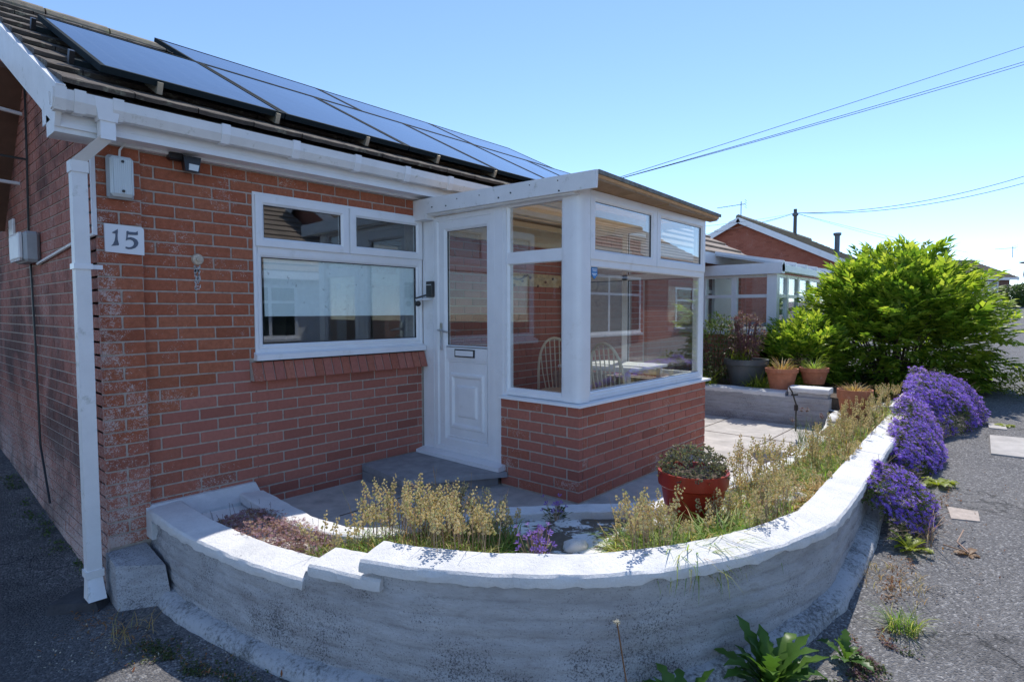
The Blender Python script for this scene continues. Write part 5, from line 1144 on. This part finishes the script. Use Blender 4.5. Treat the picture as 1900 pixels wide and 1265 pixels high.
def bell(label, c, n, s=1.0):
    t = thing('violet_bellflower', label, 'flowers', c, 'violet bellflowers in the bed'); mf, ml, ms = MB(), MB(), MB()
    for i in range(n):
        a, r_ = rv(0, 6.28), rv(0, .085) * s; p = Vector((c[0] + math.cos(a) * r_, c[1] + math.sin(a) * r_, c[2] + rv(.05, .15) * s))
        flower(mf, p, (math.cos(a) * .6, math.sin(a) * .6, .6), rv(.012, .019), 5, .9); ms.tube([(c[0] + math.cos(a) * r_ * .4, c[1] + math.sin(a) * r_ * .4, c[2]), tuple(p)], .0015, 3, False)
    for i in range(60): a = rv(0, 6.28); leaflet(ml, (c[0] + math.cos(a) * rv(0, .08), c[1] + math.sin(a) * rv(0, .08), c[2] + rv(0, .06)), (math.cos(a), math.sin(a), .5), (0, 0, 1), rv(.02, .04), rv(.012, .02))
    for m_, nm, mt in ((mf, 'blossoms', 'campanula'), (ms, 'stems', 'stalk'), (ml, 'foliage', 'mat_leaf')): m_.build(nm, M[mt], t)['kind'] = 'stuff'
bell('violet bellflowers close behind the white coping in front of the bare patch', (1.01, -2.41, .23), 46, 1.15)
bell('loose violet bellflowers near the inner wall by the porch corner', (1.68, -2.0, .15), 14, .9)
bell('single violet bell among the tall seed spikes', (1.05, -1.6, .30), 2, .6)

# pink stonecrop mat in the left pocket of the bed
t = thing('stonecrop_mat', 'low mat of pink and purple stonecrop in the white left pocket of the bed', 'plant', (.55, -.85, .09)); mb = MB(); ml = MB()
cnt = 0
while cnt < 3400:
    y = rv(-1.42, -.42); x0 = .30 + .10 * max(0, -y - .8); x1 = .74; x = rv(x0, x1)
    e = (x - .55) / .27; f = (y + .90) / .52
    if e * e + f * f > 1.0 + .5 * noise.noise(Vector((x * 7, y * 7, 3))): continue
    cnt += 1; hgt = .03 + .075 * max(0, 1 - (e * e + f * f)) + .018 * noise.noise(Vector((x * 14, y * 14, 0)))
    z = bedz(x, y) + max(.006, hgt) * rv(.35, 1.15)
    flower(mb, (x, y, z), (rv(-.7, .7), rv(-.7, .7), 1), rv(.007, .0125), 5, rv(-.2, .6))
    if random.random() < .5: leaflet(mb, (x, y, z - .012), (rv(-1, 1), rv(-1, 1), rv(.2, 1)), (0, 0, 1), rv(.012, .022), .006)
mb.build('rosettes', M['sedum'], t)['kind'] = 'stuff'
mb = MB()
for i in range(40):
    x, y = rv(.34, .74), rv(-1.2, -.3); mb.tube([(x, y, bedz(x, y)), (x + rv(-.03, .03), y + rv(-.03, .03), bedz(x, y) + rv(.06, .11))], .0012, 3, False)
mb.build('stems', M['heather'], t)['kind'] = 'stuff'

# pots
def pot(name, label, c, r0, r1, h, mat_, rim=.03, n=28, cat='plant pot', square=False):
    t = thing(name, label, cat, c); mb = MB()
    pr_ = [(.001, .0), (r0, .0), (r0 + (r1 - r0) * .80, h - rim * 1.6), (r1 * .99, h - rim * 1.55), (r1 * 1.035, h - rim * 1.4), (r1 * 1.05, h), (r1 * .97, h), (r1 * .93, h - .03), (r1 * .9, h - .04)]
    mb.lathe(pr_, c, n); autosmooth(mb.build('pot', M[mat_], t), 30)
    mb = MB(); mb.lathe([(r1 * .92, h - .035), (r1 * .5, h - .02), (.001, h - .015)], c, n); mb.build('compost', M['soil'], t); return t
t = pot('red_plastic_pot', 'red brown plastic pot with a bushy dark rosette plant in the bed', (2.16, -2.60, .12), .135, .185, .335, 'red_plastic', .055)
ml = MB()
for i in range(620):
    d = Vector((random.gauss(0, 1), random.gauss(0, 1), abs(random.gauss(0, .9)))).normalized(); k = rv(.75, 1.05) * (1 + .15 * noise.noise(d * 4)); p = Vector((2.16, -2.60, .44)) + Vector((d.x * .185 * k, d.y * .185 * k, d.z * .16 * k - .01))
    for q in range(6):
        a = rv(0, 6.28); leaflet(ml, p, d + Vector((math.cos(a), math.sin(a), rv(-.3, .7))) * .8, d, rv(.014, .026), rv(.007, .011))
ml.build('foliage', M['pot_plant'], t)['kind'] = 'stuff'
t = pot('terracotta_pot', 'round terracotta pot with dry growth at the far end of the bed', (5.62, -2.72, .27), .11, .152, .30, 'terracotta', .06); ml = MB()
for i in range(150): a = rv(0, 6.28); r_ = rv(0, .12); blade(ml, (5.62 + math.cos(a) * r_, -2.72 + math.sin(a) * r_, .55), (math.cos(a), math.sin(a)), rv(.05, .14), .006, rv(.6, 2.0))
ml.build('growth', M['dry_blade'], t)['kind'] = 'stuff'
def bushy(t, c, rx, rz, n, mat_, L=(.03, .06), stems=0, base=None):
    ml, ms = MB(), MB()
    for i in range(n):
        d = Vector((random.gauss(0, 1), random.gauss(0, 1), random.gauss(0, 1))).normalized() * rv(.3, 1) ** .45; p = Vector(c) + Vector((d.x * rx, d.y * rx, d.z * rz)) * (1 + .25 * noise.noise(d * 2.5 + Vector(c)))
        for q in range(3): leaflet(ml, p + Vector((rv(-.02, .02), rv(-.02, .02), rv(-.02, .02))), (d.x + rv(-.8, .8), d.y + rv(-.8, .8), d.z * .5 + rv(-.2, 1)), (rv(-.4, .4), rv(-.4, .4), 1), rv(*L), rv(*L) * .42)
    for i in range(stems):
        a = rv(0, 6.28); b_ = base or (c[0], c[1], c[2] - rz); ms.tube([(b_[0] + rv(-.06, .06), b_[1] + rv(-.06, .06), b_[2]), (c[0] + math.cos(a) * rx * .7, c[1] + math.sin(a) * rx * .7, c[2] + rv(-.2, .8) * rz)], .006, 4, False)
    ml.build('foliage', M[mat_], t)['kind'] = 'stuff'
    if stems: ms.build('stems', M['heather' if mat_ == 'heather' else 'bark'], t)['kind'] = 'stuff'
t = pot('grey_tub', 'large dark grey tub with a purple stemmed plant by the conservatory', (6.95, -1.18, .35), .19, .27, .36, 'grey_pot', .05); bushy(t, (6.95, -1.18, 1.02), .22, .32, 420, 'heather', (.03, .06), 40, (6.95, -1.18, .68))
ml = MB()
for i in range(70): a = rv(0, 6.28); blade(ml, (6.85 + rv(-.12, .12), -1.15 + rv(-.1, .1), .68), (math.cos(a), math.sin(a)), rv(.15, .34), .009, rv(.4, 1.4))
ml.build('strap_leaves', M['yellow_leaf'], t)['kind'] = 'stuff'
for (x, y, z, r1, h, lab) in ((6.72, -1.70, .385, .185, .25, 'wide terracotta pot on the grey retaining wall, left of its smaller twin'), (7.0, -2.0, .44, .16, .20, 'smaller terracotta pot on the white step of the retaining wall')):
    t = pot('terracotta_pot', lab, (x, y, z), r1 * .72, r1, h, 'terracotta', .035); ml = MB()
    for i in range(110): a = rv(0, 6.28); r_ = rv(0, r1 * .8); blade(ml, (x + math.cos(a) * r_, y + math.sin(a) * r_, z + h - .02), (math.cos(a), math.sin(a)), rv(.06, .26), .005, rv(.4, 1.8))
    ml.build('growth', M['dry_blade' if x < 6.9 else 'grass_blade'], t)['kind'] = 'stuff'

# bush with deeply cut leaves
def cutleaf(mb_, p, d, L):
    d = Vector(d).normalized(); s_ = d.cross(Vector((rv(-.3, .3), rv(-.3, .3), 1))).normalized(); nrm = s_.cross(d); p = Vector(p)
    for k, (t_, sgn, l) in enumerate(((.30, 1, .42), (.30, -1, .42), (.52, 1, .42), (.52, -1, .42), (.72, 1, .36), (.72, -1, .36), (.80, 0, .38))):
        b_ = p + d * L * t_ - nrm * L * .10 * t_ * t_
        dd = d + s_ * sgn * .85 - nrm * .12; leaflet(mb_, b_, dd, nrm, L * l * rv(.85, 1.2), L * rv(.13, .19))
def leafbush(label, c, rx, ry, z0, z1, nleaf, L, nst, name='leafy_bush'):
    t = thing(name, label, 'bush', (c[0], c[1], z0), 'leafy bushes by the conservatory'); mb_ = MB(); ms = MB(); zc = lerp(z0, z1, .50); rz = (z1 - z0) * .55
    tips = []
    for i in range(nst):
        a, r_ = rv(0, 6.28), rv(0, 1) ** .5; el = rv(-.15, 1); q = Vector((c[0] + math.cos(a) * rx * r_ * .88, c[1] + math.sin(a) * ry * r_ * .88, zc + rz * .9 * el * (1 - .45 * r_ * r_)))
        b_ = Vector((c[0] + math.cos(a) * rx * .16 * r_, c[1] + math.sin(a) * ry * .16 * r_, z0)); mid = b_.lerp(q, .5) + Vector((rv(-.08, .08), rv(-.08, .08), .12))
        ms.tube([b_, b_.lerp(mid, .6), mid, q], [.016, .012, .009, .004], 5, False); tips.append((mid, q))
    for i in range(nleaf):
        if random.random() < .55:
            m0, q = random.choice(tips); p = m0.lerp(q, rv(.3, 1.08)); d = (q - m0).normalized() * .5 + Vector((rv(-1, 1), rv(-1, 1), rv(-.15, .9)))
        else:
            u = Vector((random.gauss(0, 1), random.gauss(0, 1), random.gauss(.15, 1))).normalized(); k = rv(.80, 1.02) * (1 + .18 * noise.noise(u * 2.3 + Vector((c[0], c[1], 0)))) * (1 - .16 * max(0, u.z) ** 2 * (abs(u.x) + abs(u.y))); p = Vector((c[0] + u.x * rx * k, c[1] + u.y * ry * k, zc + u.z * rz * k)); d = u + Vector((rv(-.8, .8), rv(-.8, .8), rv(-.1, 1.1)))
        if i % 4 == 0:
            a = rv(0, 6.28); k = rv(.4, .82); p = Vector((c[0] + math.cos(a) * rx * k, c[1] + math.sin(a) * ry * k, z0 + rv(.1, .8) * (z1 - z0) * .5)); d = Vector((math.cos(a), math.sin(a), rv(-.3, .5)))
        if p.z < z0 + .05: continue
        cutleaf(mb_, p, d, rv(*L))
    mb_.build('foliage', M['bush_leaf'], t)['kind'] = 'stuff'; ms.build('stems', M['bark'], t)['kind'] = 'stuff'
leafbush('large bright green bush with deeply cut leaves at the end of the flower wall', (9.15, -2.55), 1.14, 1.14, .10, 2.06, 3900, (.18, .40), 60)
leafbush('smaller green bush with cut leaves between the terracotta pots and conservatory', (7.9, -1.62), .52, .52, .30, 1.14, 700, (.16, .28), 20)
t = thing('leafy_shrub', 'dark green shrub squeezed between the porch end and the grey tub', 'shrub', (7.15, -.72, .34)); bushy(t, (7.15, -.72, .82), .36, .48, 1100, 'shrub_leaf', (.03, .06), 16)
t = thing('leafy_shrub', 'low pale shrub at the foot of the big bush beside the road', 'shrub', (9.0, -4.05, .24)); bushy(t, (9.0, -4.05, .40), .42, .20, 420, 'yellow_leaf', (.03, .07), 8)
for (x, y, n_, lab) in ((6.75, -1.42, 240, 'yellow green grassy tuft between the grey tub and terracotta pots'), (6.62, -.75, 160, 'thin grassy tuft on the retaining wall near the porch'), (7.05, -1.72, 200, 'grassy tuft between the two terracotta pots')):
    t = thing('grass_tuft', lab, 'grass', (x, y, .34), 'tufts behind the retaining wall'); ml = MB()
    for i in range(n_): a = rv(0, 6.28); blade(ml, (x + rv(-.13, .13), y + rv(-.13, .13), .34), (math.cos(a), math.sin(a)), rv(.12, .34), .008, rv(.5, 2.0))
    ml.build('blades', M['yellow_leaf'], t)['kind'] = 'stuff'
# purple chive heads and a dark rod by the patio edge
t = thing('chives', 'thin blue green chives with pale purple round heads', 'plant', (4.6, -2.58, .15)); ml, mf = MB(), MB()
for i in range(90): a = rv(0, 6.28); blade(ml, (4.6 + rv(-.15, .15), -2.58 + rv(-.1, .1), .14), (math.cos(a), math.sin(a)), rv(.2, .38), .004, rv(.2, .9))
for (x, y, z) in ((4.45, -2.55, .50), (4.72, -2.52, .46), (4.35, -2.5, .42), (4.62, -2.66, .44), (4.9, -2.6, .38)):
    for k in range(40): d = Vector((random.gauss(0, 1), random.gauss(0, 1), random.gauss(0, 1))).normalized(); leaflet(mf, Vector((x, y, z)) + d * .008, d, (0, 0, 1), .018, .007)
    ml.add([(x - .003, y, .14), (x + .003, y, .14), (x, y, z)], [(0, 1, 2)])
ml.build('leaves', M['shrub_leaf'], t)['kind'] = 'stuff'; mf.build('flower_heads', M['heather'], t)['kind'] = 'stuff'
t = thing('garden_stake', 'thin dark bent ornamental stake against the grey retaining wall', 'garden ornament', (5.6, -2.2, .1)); mb = MB(); mb.tube([(5.62, -2.18, .08), (5.62, -2.18, .36), (5.57, -2.15, .50), (5.52, -2.13, .56)], .008, 6); mb.build('rod', M['black'], t)
mb = MB(); mb.tube([(5.57, -2.15, .47), (5.62, -2.19, .47)], .014, 7); mb.tube([(5.62, -2.18, .30), (5.62, -2.18, .36)], .02, 7); mb.build('finial', M['black'], t)

# rocks
def rock(label, c, s, seed):
    import bmesh
    bm = bmesh.new(); bmesh.ops.create_icosphere(bm, subdivisions=3, radius=1)
    for v_ in bm.verts:
        d = v_.co.normalized(); k = 1 + .28 * noise.noise(d * 1.6 + Vector((seed, 0, 0))) + .10 * noise.noise(d * 4 + Vector((0, seed, 0))); v_.co = Vector((d.x * s[0], d.y * s[1], d.z * s[2])) * k
    me = bpy.data.meshes.new('rock'); bm.to_mesh(me); bm.free(); me.materials.append(M['rock']); me.polygons.foreach_set('use_smooth', [True] * len(me.polygons))
    o = bpy.data.objects.new('rock', me); COL.objects.link(o); o.location = c; o.rotation_euler = (0, 0, seed * 1.7); tag(o, label, 'rock', 'rocks in the raised bed')
for i, (c, s, lab) in enumerate((((2.82, -2.96, .17), (.12, .085, .07), 'whitish rounded rock just inside the coping corner'), ((2.52, -2.98, .15), (.09, .05, .05), 'flat rock beside the coping left of the whitish rounded one'),
    ((1.86, -2.42, .13), (.10, .07, .05), 'grey rock at the left foot of the red pot'), ((2.48, -2.52, .14), (.13, .09, .06), 'pale rock at the right of the red pot'), ((1.52, -2.25, .12), (.07, .05, .04), 'small brownish rock near the bare white patch'),
    ((3.42, -2.98, .17), (.16, .08, .05), 'flat pale rock half hidden under dry grass by the coping'), ((1.42, -2.52, .13), (.05, .04, .03), 'small grey pebble by the coping under long leaves'), ((4.05, -2.42, .14), (.14, .06, .07), 'white painted rock at the patio edge among seed stalks'), ((6.0, -2.46, .19), (.24, .07, .06), 'long white rock lying at the far end of the bed'))): rock(lab, c, s, i + 1.3)
mb = MB()
for i in range(420):
    k = rv(0, 1)
    x, y = (rv(1.3, 3.6), rv(-3.0, -1.7)) if k < .7 else (rv(.75, 1.2), rv(-2.2, -1.3))
    if inpoly(x, y, bedpoly): s_ = rv(.006, .02); octa(mb, (x, y, bedz(x, y) + s_ * .3), s_, s_ * .7)
tag(mb.build('pebbles', M['rock']), kind='stuff')

# weeds on the tarmac
def weed(label, c, n, L, w, mat_, name='dandelion_weed', up=.7, group='weeds along the foot of the wall'):
    t = thing(name, label, 'weed', c, group)
    for k in range(n):
        a = k * 2.4 + rv(-.3, .3); l = rv(*L); e0 = rv(up * .35, up * 1.3); pts = []; p = Vector(c); m_ = MB(); sg = 13; d = Vector((math.cos(a), math.sin(a), 0)); s_ = Vector((-d.y, d.x, 0)); vs = []
        for i in range(sg + 1):
            t_ = i / sg; ww = w * l * (.10 + 1.0 * math.sin(math.pi * min(1, t_ * .92 + .02)) ** .9) * (1 + (.34 if i % 2 else -.28)) * (.35 + .9 * t_ if t_ < .7 else 1) * (1 if i < sg else .15)
            e = e0 - (.7 + .9 * (k % 3) / 2) * t_ * t_ + .12 * math.sin(i * 1.3 + k); z_ = Vector((0, 0, 1)); nrm = z_ * math.cos(e) - d * math.sin(e)
            vs += [p - s_ * ww / 2 + nrm * ww * .12, p - nrm * .002, p + s_ * ww / 2 + nrm * ww * .12]; p = p + (d * math.cos(e) + z_ * math.sin(e)) * l / sg
        m_.add(vs, [(3 * i + j, 3 * i + j + 1, 3 * i + j + 4, 3 * i + j + 3) for i in range(sg) for j in (0, 1)]); m_.build('leaf', M[mat_], t, smooth=True)
    return t
def G(x, y, dz=0): return (x, y, gz(x, y) + dz)
weed('large leafy weed with broad toothed leaves at the foot of the wall', G(1.42, -3.26), 54, (.12, .31), .19, 'dock', up=1.2)
weed('dark leafy weed left of the large one below the curved wall', G(1.06, -3.06), 34, (.12, .29), .19, 'dock', up=1.2)
weed('small weed right of the large one by the footing corner', G(1.80, -3.45), 14, (.08, .15), .28, 'dock', up=1.0)
weed('yellow green rosette below the nearest purple flowers', G(3.02, -3.52), 16, (.08, .16), .26, 'yellow_leaf', up=.8)
weed('bright weed between the purple flower mounds', G(4.35, -3.52), 14, (.10, .18), .34, 'yellow_leaf', up=.7)
weed('tiny weed on the tarmac past the farthest purple flowers', G(6.9, -3.85), 8, (.07, .12), .4, 'yellow_leaf', up=.5)
t = weed('withered red leaf scrap lying on the tarmac', G(3.12, -3.78), 7, (.04, .08), .5, 'dead', 'dead_leaf_scrap', up=.4); ms = MB(); ms.tube([G(3.12, -3.78, .015), G(3.22, -3.72, .02), G(3.34, -3.74, .05)], .004, 4); ms.tube([G(3.12, -3.78, .015), G(3.16, -3.66, .015)], .004, 4); ms.build('stalk', M['stalk'], t)
t = thing('dandelion_stalk', 'bent dandelion stalk with a bare seed head in front of the wall', 'weed', G(.92, -3.02)); ms = MB(); b_ = Vector(G(.92, -3.02)); P = [b_, b_ + Vector((-.07, .03, .10)), b_ + Vector((-.115, .05, .28)), b_ + Vector((-.14, .075, .50))]; ms.tube(P, .0028, 5); ms.build('stalk', M['dead'], t); mf = MB()
for k in range(26): d = Vector((random.gauss(0, 1), random.gauss(0, 1), random.gauss(.3, 1))).normalized(); mf.tube([P[-1], P[-1] + d * rv(.008, .016)], .0008, 3, False); 
octa(mf, P[-1], .005, .005); mf.build('seed_head', M['fluff'], t)
t = thing('dandelion_flower', 'single small yellow flower at the bottom edge before the wall', 'flower', G(.35, -2.32)); mf, ms = MB(), MB(); fz = Vector(G(.35, -2.32, .09)); ms.tube([G(.35, -2.32), tuple(fz)], .0018, 4); ms.build('stalk', M['stalk'], t)
for k in range(3): flower(mf, fz + Vector((0, 0, .003 * k)), (-.3, -.5, 1), .012 - .003 * k, 8, .2)
mf.build('petals', M['yellow_flower'], t)
def tuft(label, c, n, L, spread, mat_, w=.004, name='grass_tuft', droop=(.5, 2)):
    t = thing(name, label, 'grass', c, 'tufts along the wall foot'); ml = MB()
    for i in range(n): a = rv(0, 6.28); x, y = c[0] + rv(-spread, spread), c[1] + rv(-spread, spread); blade(ml, (x, y, gz(x, y)), (math.cos(a), math.sin(a)), rv(*L), w, rv(*droop))
    ml.build('blades', M[mat_], t)['kind'] = 'stuff'
tuft('pale green grass tuft beside the footing corner on the tarmac', G(2.18, -3.60), 130, (.07, .16), .06, 'grass_blade')
tuft('arching dry grass leaning out below the nearest purple flowers', G(3.2, -3.54), 46, (.2, .36), .07, 'stalk', .003)
tuft('short dry grass along the footing by the tarmac', G(2.6, -3.50), 120, (.04, .09), .16, 'dry_blade', .003)
tuft('dry straw wisps by the foot of the step block', G(-.06, -.62), 40, (.08, .17), .10, 'dry_blade', .003)
# moss and low growth along the foot of the wall: nobody could count it
def scatter(name, mat_, pts, n, spread, L, w):
    ml = MB()
    for i in range(n):
        k = rv(0, len(pts) - 1.001); a, b_ = Vector(pts[int(k)]), Vector(pts[int(k) + 1]); p = a.lerp(b_, k % 1); r_ = abs(random.gauss(0, spread)); th = rv(0, 6.28); x, y = p.x + math.cos(th) * r_, p.y + math.sin(th) * r_
        if noise.noise(Vector((x * 5, y * 5, 8))) < -.12: continue
        z = gz(x, y); leaflet(ml, (x, y, z + rv(-.004, .012)), (rv(-1, 1), rv(-1, 1), rv(0, .9)), (0, 0, 1), rv(*L), rv(*L) * w)
    tag(ml.build(name, M[mat_]), kind='stuff')
scatter('moss', 'mat_leaf', [(-.05, -.75, 0), (.02, -1.2, 0), (.10, -1.55, 0), (.18, -1.8, 0)], 2600, .07, (.008, .02), .6)
scatter('moss', 'shrub_leaf', [(.1, -1.5, 0), (.26, -2.05, 0), (.5, -2.5, 0)], 900, .05, (.008, .022), .6)
scatter('dry_litter', 'dead', [(-.2, -.1, 0), (-.12, -.5, 0), (.0, -1.0, 0), (.1, -1.5, 0)], 500, .13, (.01, .035), .3)
scatter('dry_litter', 'dead', [(1.9, -3.52, 0), (2.1, -3.52, 0), (2.6, -3.5, 0), (3.3, -3.58, 0), (4.3, -3.6, 0)], 900, .05, (.008, .03), .35)
scatter('low_stonecrop', 'heather', [(1.72, -3.50, 0), (2.0, -3.56, 0)], 1500, .05, (.008, .018), .6)
scatter('moss', 'mat_leaf', [(1.5, -3.42, 0), (1.8, -3.56, 0), (2.0, -3.66, 0)], 900, .06, (.008, .018), .6)
scatter('moss', 'shrub_leaf', [(-.03, .4, 0), (-.06, 1.2, 0), (-.08, 2.2, 0), (-.1, 3.0, 0)], 900, .05, (.01, .03), .6)
scatter('loose_grit', 'grit', [(2.3, -3.62, 0), (3.0, -3.75, 0), (4.2, -3.8, 0), (5.6, -3.75, 0)], 1500, .28, (.004, .011), .9)
scatter('loose_grit', 'grit', [(1.9, -3.7, 0), (2.6, -4.2, 0), (4.0, -4.3, 0)], 900, .4, (.003, .008), .9)
scatter('dry_litter', 'dead', [(2.2, -3.6, 0), (3.2, -3.85, 0), (4.6, -3.9, 0)], 160, .25, (.008, .02), .4)
scatter('loose_chippings', 'fluff', [(-.5, -.5, 0), (-.15, -.6, 0), (.0, -1.2, 0), (.2, -2.0, 0)], 260, .2, (.006, .014), .8)

# things on the ground
M['black_stone'] = simple('damp_stone', (.045, .045, .05), .8, var=.3, vscale=20, bs=.5, bscale=60)
mb = MB(); p = [G(5.55, -3.78, .004), G(5.55, -4.42, .004), G(6.40, -4.36, .004), G(6.34, -3.74, .004)]; mb.hexa([Vector(q) + Vector((0, 0, -.05)) for q in p] + [Vector(q) + Vector((0, 0, .008)) for q in p])
cov = tag(mb.build('drain_cover', M['concrete'], org=(5.9, -4, .1)), 'pale concrete drain cover set in the tarmac', 'drain cover')
mb = MB(); p = [G(6.7, -3.72, .003), G(6.7, -3.86, .003), G(6.95, -3.84, .003), G(6.95, -3.70, .003)]; mb.hexa([Vector(q) + Vector((0, 0, -.03)) for q in p] + [Vector(q) + Vector((0, 0, .006)) for q in p]); tag(mb.build('stopcock_cover', M['concrete'], org=(6.8, -3.8, .15)), 'small pale stopcock cover beyond the drain cover', 'drain cover')
mb = MB(); p = [G(3.62, -3.66, .002), G(3.66, -3.80, .002), G(3.86, -3.78, .002), G(3.84, -3.62, .002)]; mb.hexa([Vector(q) + Vector((0, 0, -.03)) for q in p] + [Vector(q) + Vector((0, 0, .005)) for q in p]); tag(mb.build('tarmac_patch', M['mortar'], org=(3.7, -3.7, 0)), 'flat pinkish patch of mortar on the tarmac beside the nearest purple mound', 'mortar patch')
mb = MB(); mb.hexa([G(-.30, -.02, -.01), G(-.10, -.22, -.01), G(-.02, -.14, -.01), G(-.12, .1, -.01), G(-.28, .0, .05), G(-.11, -.19, .045), G(-.04, -.12, .05), G(-.13, .08, .055)]); tag(mb.build('drain_surround', M['black_stone'], org=(-.15, -.05, -.25)), 'dark broken drain surround under the white downpipe', 'drain')
t = thing('kettle_barbecue', 'black round barbecue lid at the edge of the side passage', 'barbecue', (-.62, 2.75, -.02)); mb = MB()
mb.lathe([(.001, .70), (.14, .72), (.24, .80), (.27, .88)], (-.62, 2.75, -.02), 20); autosmooth(mb.build('bowl', M['black'], t)); mb = MB(); mb.lathe([(.275, .885), (.25, 1.0), (.15, 1.08), (.001, 1.11)], (-.62, 2.75, -.02), 20); autosmooth(mb.build('lid', M['black'], t)); mb = MB(); mb.lathe([(.275, .875), (.282, .88), (.275, .89)], (-.62, 2.75, -.02), 20); mb.build('rim', M['silver'], t)
for k in range(3): mb = MB(); a = k * 2.1; mb.tube([(-.62 + .12 * math.cos(a), 2.75 + .12 * math.sin(a), .70), (-.62 + .26 * math.cos(a), 2.75 + .26 * math.sin(a), -.05)], .012, 6); mb.build('leg', M['steel'], t)
# hedge at the end of the road
t = thing('clipped_hedge', 'low clipped hedge before the distant bungalow', 'hedge', (44, -3.9, 1.8)); mb = MB()
for i in range(1800):
    k = rv(0, 1); x, y = lerp(37, 43.5, k), lerp(-3.2, -4.35, k) + rv(-.4, .4) * .8; z = gbase(x) + rv(0, 1.05); leaflet(mb, (x, y, z), (rv(-1, 1), rv(-1, 1), rv(-.2, 1)), (0, 0, 1), rv(.15, .3), .14)
mb.build('foliage', M['hedge'], t)['kind'] = 'stuff'
t = thing('distant_tree', 'dark tree clump beyond the distant bungalow', 'tree', (70, -6.5, 2.3)); mb = MB(); mb.tube([(70, -6.5, 2.0), (70, -6.5, 4)], .2, 6); mb.build('trunk', M['bark'], t); mb = MB()
for i in range(1500): d = Vector((random.gauss(0, 1), random.gauss(0, 1), random.gauss(0, .8))).normalized() * rv(.5, 1); leaflet(mb, (70 + d.x * 3, -6.5 + d.y * 3, 4.4 + d.z * 1.5), (rv(-1, 1), rv(-1, 1), rv(-.5, 1)), (0, 0, 1), rv(.3, .6), .3)
mb.build('crown', M['hedge'], t)['kind'] = 'stuff'
